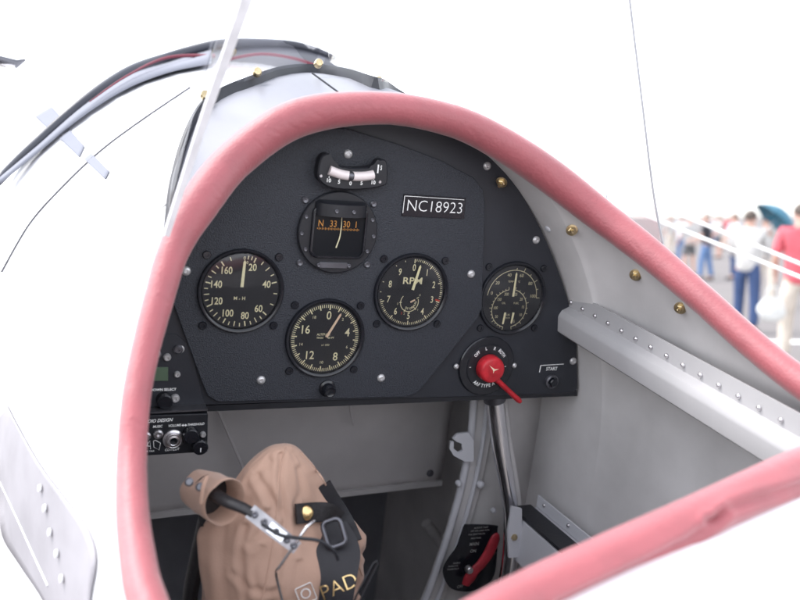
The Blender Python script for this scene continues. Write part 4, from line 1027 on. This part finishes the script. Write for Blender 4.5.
def person(label, x, y, hd, h=1.75, shirt='shirt_white', legs='denim', hair='hair', shorts=False, longsleeve=False, stride=.12, arms=((.28, .0), (.28, .0)), bend=0, bag=False, cap=None):
    """arms: per side (elbow forward bend, hand lift)"""
    k = h / 1.75
    root = bpy.data.objects.new('person', None); scn.collection.objects.link(root); root.location = (x, y, 0); root.rotation_euler = (0, 0, hd); root.scale = (k, k, k)
    tag(root, label, 'person', 'people standing about on the tarmac')
    V = Vector; hip = V((0, 0, .94)); wst = V((0, 0, 1.08)); ch = V((0, .01 + bend * .3, 1.32)); nk = V((0, .0 + bend * .5, 1.47)); hd_ = V((0, .035 + bend * .8, 1.60)); top = V((0, .03 + bend * .9, 1.69))
    hips = [V((s_ * .095, 0, .90)) for s_ in (-1, 1)]
    st = (stride, -stride)
    kn = [V((s_ * .11, st[i] * .6 + .02, .50)) for i, s_ in enumerate((-1, 1))]; an = [V((s_ * .12, st[i] - .01, .09)) for i, s_ in enumerate((-1, 1))]; toe = [V((a.x * 1.1, a.y + .17, .035)) for a in an]
    sh = [V((s_ * .185, ch.y, 1.42)) for s_ in (-1, 1)]
    el, ha = [], []
    for i, s_ in enumerate((-1, 1)):
        b_, l_ = arms[i]; e = sh[i] + V((s_ * .06, b_ * .25 - .02, -.29)); el.append(e); ha.append(e + V((-s_ * .04 * (1 + 3 * l_), .10 + b_ * .5, -.23 + l_ * .42)))
    N = [(hip, (.15, .11)), (wst, (.135, .10)), (ch, (.16, .11)), (nk, .055), (hd_, (.078, .095)), (top, (.055, .07))]; E_ = [(0, 1), (1, 2), (2, 3), (3, 4), (4, 5)]
    for i in (0, 1):
        a = len(N); N += [(hips[i], .085), (kn[i], .058), (an[i], .038), (toe[i], .03)]; E_ += [(0, a), (a, a + 1), (a + 1, a + 2), (a + 2, a + 3)]
        a = len(N); wr = el[i].lerp(ha[i], .82); N += [(sh[i], .05), (el[i], .038), (wr, .025), (ha[i], (.034, .018))]; E_ += [(2, a), (a, a + 1), (a + 1, a + 2), (a + 2, a + 3)]
    mb = skin_mesh(N, E_, 'body', None, root)
    # ears, nose, fingers are welded into the same body mesh
    for s_ in (-1, 1): mb.lathe([(0, -.012), (.02, -.006), (.02, .006), (0, .012)], hd_ + V((s_ * .077, -.005, 0)), 10, axis='X')
    mb.tube([hd_ + V((0, .085, .02)), hd_ + V((0, .112, -.015)), hd_ + V((0, .09, -.025))], [.008, .014, .008], 8)
    for i, s_ in enumerate((-1, 1)):
        d = (ha[i] - el[i]).normalized(); side = d.cross(V((s_, .2, 0))).normalized()
        for f in range(4):
            b0_ = ha[i] + side * (f - 1.5) * .019; L_ = (.060, .072, .068, .052)[f]; mb.tube([b0_, b0_ + d * L_ * .5, b0_ + d * L_ * .9 + V((-s_ * .012, .006, 0))], [.009, .0085, .007], 6)
        mb.tube([ha[i] - d * .02 - side * .028, ha[i] + d * .012 - side * .046, ha[i] + d * .036 - side * .046], [.011, .0095, .008], 6)
    mb.build('body', M['skin'], root, smooth=180)
    N = [(V((0, 0, .84)), (.15, .115)), (V((0, 0, .95)), (.178, .138)), (wst, (.165, .125)), (ch, (.185, .13)), (V((0, nk.y, 1.45)), .085)]; E_ = [(0, 1), (1, 2), (2, 3), (3, 4)]
    for i in (0, 1):
        a = len(N); end = el[i].lerp(ha[i], .75) if longsleeve else sh[i].lerp(el[i], .85)
        if longsleeve: N += [(sh[i], .068), (el[i], .052), (end, .042)]; E_ += [(3, a), (a, a + 1), (a + 1, a + 2)]
        else: N += [(sh[i], .070), (end, .062)]; E_ += [(3, a), (a, a + 1)]
    skin_mesh(N, E_, 'shirt', M[shirt], root)
    N = [(V((0, 0, 1.06)), (.14, .105)), (V((0, 0, .93)), (.16, .12))]; E_ = [(0, 1)]
    for i in (0, 1):
        a = len(N)
        if shorts: N += [(hips[i], .105), (hips[i].lerp(kn[i], .9), .088)]; E_ += [(1, a), (a, a + 1)]
        else: N += [(hips[i], .10), (kn[i], .078), (an[i] + V((0, 0, .0)), .066)]; E_ += [(1, a), (a, a + 1), (a + 1, a + 2)]
    skin_mesh(N, E_, 'shorts' if shorts else 'trousers', M[legs], root)
    for i in (0, 1):
        mb = MB(); mb.tube([an[i] + V((0, -.05, -.045)), an[i] + V((0, .02, -.042)), toe[i] + V((0, .0, .0)), toe[i] + V((0, .04, -.002))], [.036, .045, .042, .022], 12); mb.build('shoe', M['shoe'], root, smooth=80)
    # hair cap: upper, back part of an ellipsoid
    mb = MB(); rows = []
    for a in range(9):
        th = R_(8 + a * 11); row = []
        for b_ in range(24):
            ph = 2 * math.pi * b_ / 24; back = .5 - .5 * math.sin(ph); ex = th * (.62 + .5 * back)
            row.append(hd_ + V((0, -.012, .018)) + V((.088 * math.sin(ex) * math.cos(ph), .108 * math.sin(ex) * math.sin(ph), .105 * math.cos(ex))))
        rows.append(row)
    vs = mb.grid(rows, closed_u=True); mb.b.faces.new(vs[0]); mb.build('hair', M[hair], root, smooth=80, solid=.01)
    return root, ha
def wx(u, d): return (u - 400) / FPX * d
person('person in a pale long shirt and dark jeans, sideways, nearest the umbrella', wx(748, 12), 12, R_(-35), 1.77, longsleeve=True, arms=((.4, .3), (.35, .42)), stride=.05, bend=.05)
pr_, _ = person('person in a red polo shirt and khaki trousers at the right edge', wx(801, 9.3), 9.3, R_(-12), 1.83, 'shirt_red', 'khaki', 'hair', stride=.06, arms=((.15, .05), (.2, .1)))
person('person in a black top and blue jeans standing further back', wx(706, 22), 22, R_(60), 1.78, 'shirt_black', 'denim_light', 'hair_grey', stride=.12, arms=((.4, .3), (.3, .1)))
person('person in a white shirt and dark grey shorts, leftmost in the background', wx(689, 24), 24, R_(20), 1.72, 'shirt_white', 'shorts_grey', 'hair_grey', True, stride=.06)
person('person in blue jeans half hidden behind the pale-shirted one', wx(734, 22.5), 22.5, R_(100), 1.76, 'shirt_pale', 'denim', 'hair', stride=.1)
for k_, (u_, d_, sh_, lg_, hd_, lb_) in enumerate(((670, 36, 'shirt_white', 'khaki', 40, 'far person in white and khaki just right of the windscreen edge'), (681, 30, 'shirt_pale', 'denim_light', -30, 'far person in pale blue beside the one in grey shorts'), (719, 34, 'shirt_white', 'shorts_grey', 80, 'far person in a white top right of the one in black'), (727, 42, 'shirt_red', 'khaki', 10, 'tiny far person in a red top between the jeans wearers'), (713, 46, 'shirt_pale', 'denim', 150, 'tiny far person in a pale top behind the one in black'))):
    person(lb_, wx(u_, d_), d_, R_(hd_), 1.72, sh_, lg_, 'hair_grey' if k_ % 2 else 'hair', lg_ == 'shorts_grey', stride=.08)
pu, hu = person('person in white carrying a teal umbrella, behind the red shirt', wx(766, 15.5), 15.5, R_(160), 1.68, 'shirt_white', 'khaki', 'hair', longsleeve=True, arms=((.5, .6), (.2, .1)))
# bag in the red-shirted person's hand
bx_, by_ = wx(776, 9.1), 9.15
bg = bpy.data.objects.new('carrier_bag', None); scn.collection.objects.link(bg); bg.location = (bx_, by_, .72); tag(bg, 'white cloth bag hanging at the left of the red-shirted person', 'bag')
m = MB(); rows = []
for i in range(10):
    t = i / 9; w_ = .10 + .05 * math.sin(math.pi * min(1, t * 1.1)); row = []
    for k in range(20):
        a = 2 * math.pi * k / 20; row.append((w_ * math.cos(a) * (1 + .1 * math.sin(3 * a + i)), .5 * w_ * math.sin(a), -.20 + t * .26))
    rows.append(row)
vs = m.grid(rows, closed_u=True); m.b.faces.new(vs[0]); m.build('sack', M['bag_white'], bg, smooth=80)
m = MB(); m.tube(spline([(-.07, 0, .05), (-.05, 0, .16), (.05, 0, .16), (.07, 0, .05)], 5), .006, 8); m.build('handle', M['bag_white'], bg)
# umbrella: eight ribs, scalloped canopy, tilted
um = bpy.data.objects.new('umbrella', None); scn.collection.objects.link(um); um.location = (wx(758, 15), 15, 1.30); um.rotation_euler = (R_(12), R_(42), R_(15)); tag(um, 'open teal umbrella tilted over people in the background', 'umbrella')
m = MB(); rows = []
for i in range(9):
    t = i / 8; row = []
    for k in range(48):
        a = 2 * math.pi * k / 48; sc_ = 1 - .07 * abs(math.sin(a * 4)) * t; r = .44 * t * sc_; row.append((r * math.cos(a), r * math.sin(a), .62 - .24 * t * t + .015 * abs(math.sin(a * 4)) * t))
    rows.append(row)
m.grid(rows[1:], closed_u=True); m.build('canopy', M['teal'], um, smooth=30, solid=.003)
m = MB(); m.tube([(0, 0, -.22), (0, 0, .66)], .006, 8); m.build('shaft', M['steel'], um)
m = MB(); m.tube(spline([(0, 0, -.20), (0, 0, -.28), (.03, 0, -.31), (.05, 0, -.27)], 4), .012, 8); m.build('handle', M['black'], um)
for k in range(8):
    a = math.pi / 4 * k; m = MB(); m.tube([(.44 * t * math.cos(a), .44 * t * math.sin(a), .612 - .24 * t * t) for t in (.05, .35, .7, 1)], .003, 6); m.build('rib', M['steel'], um)
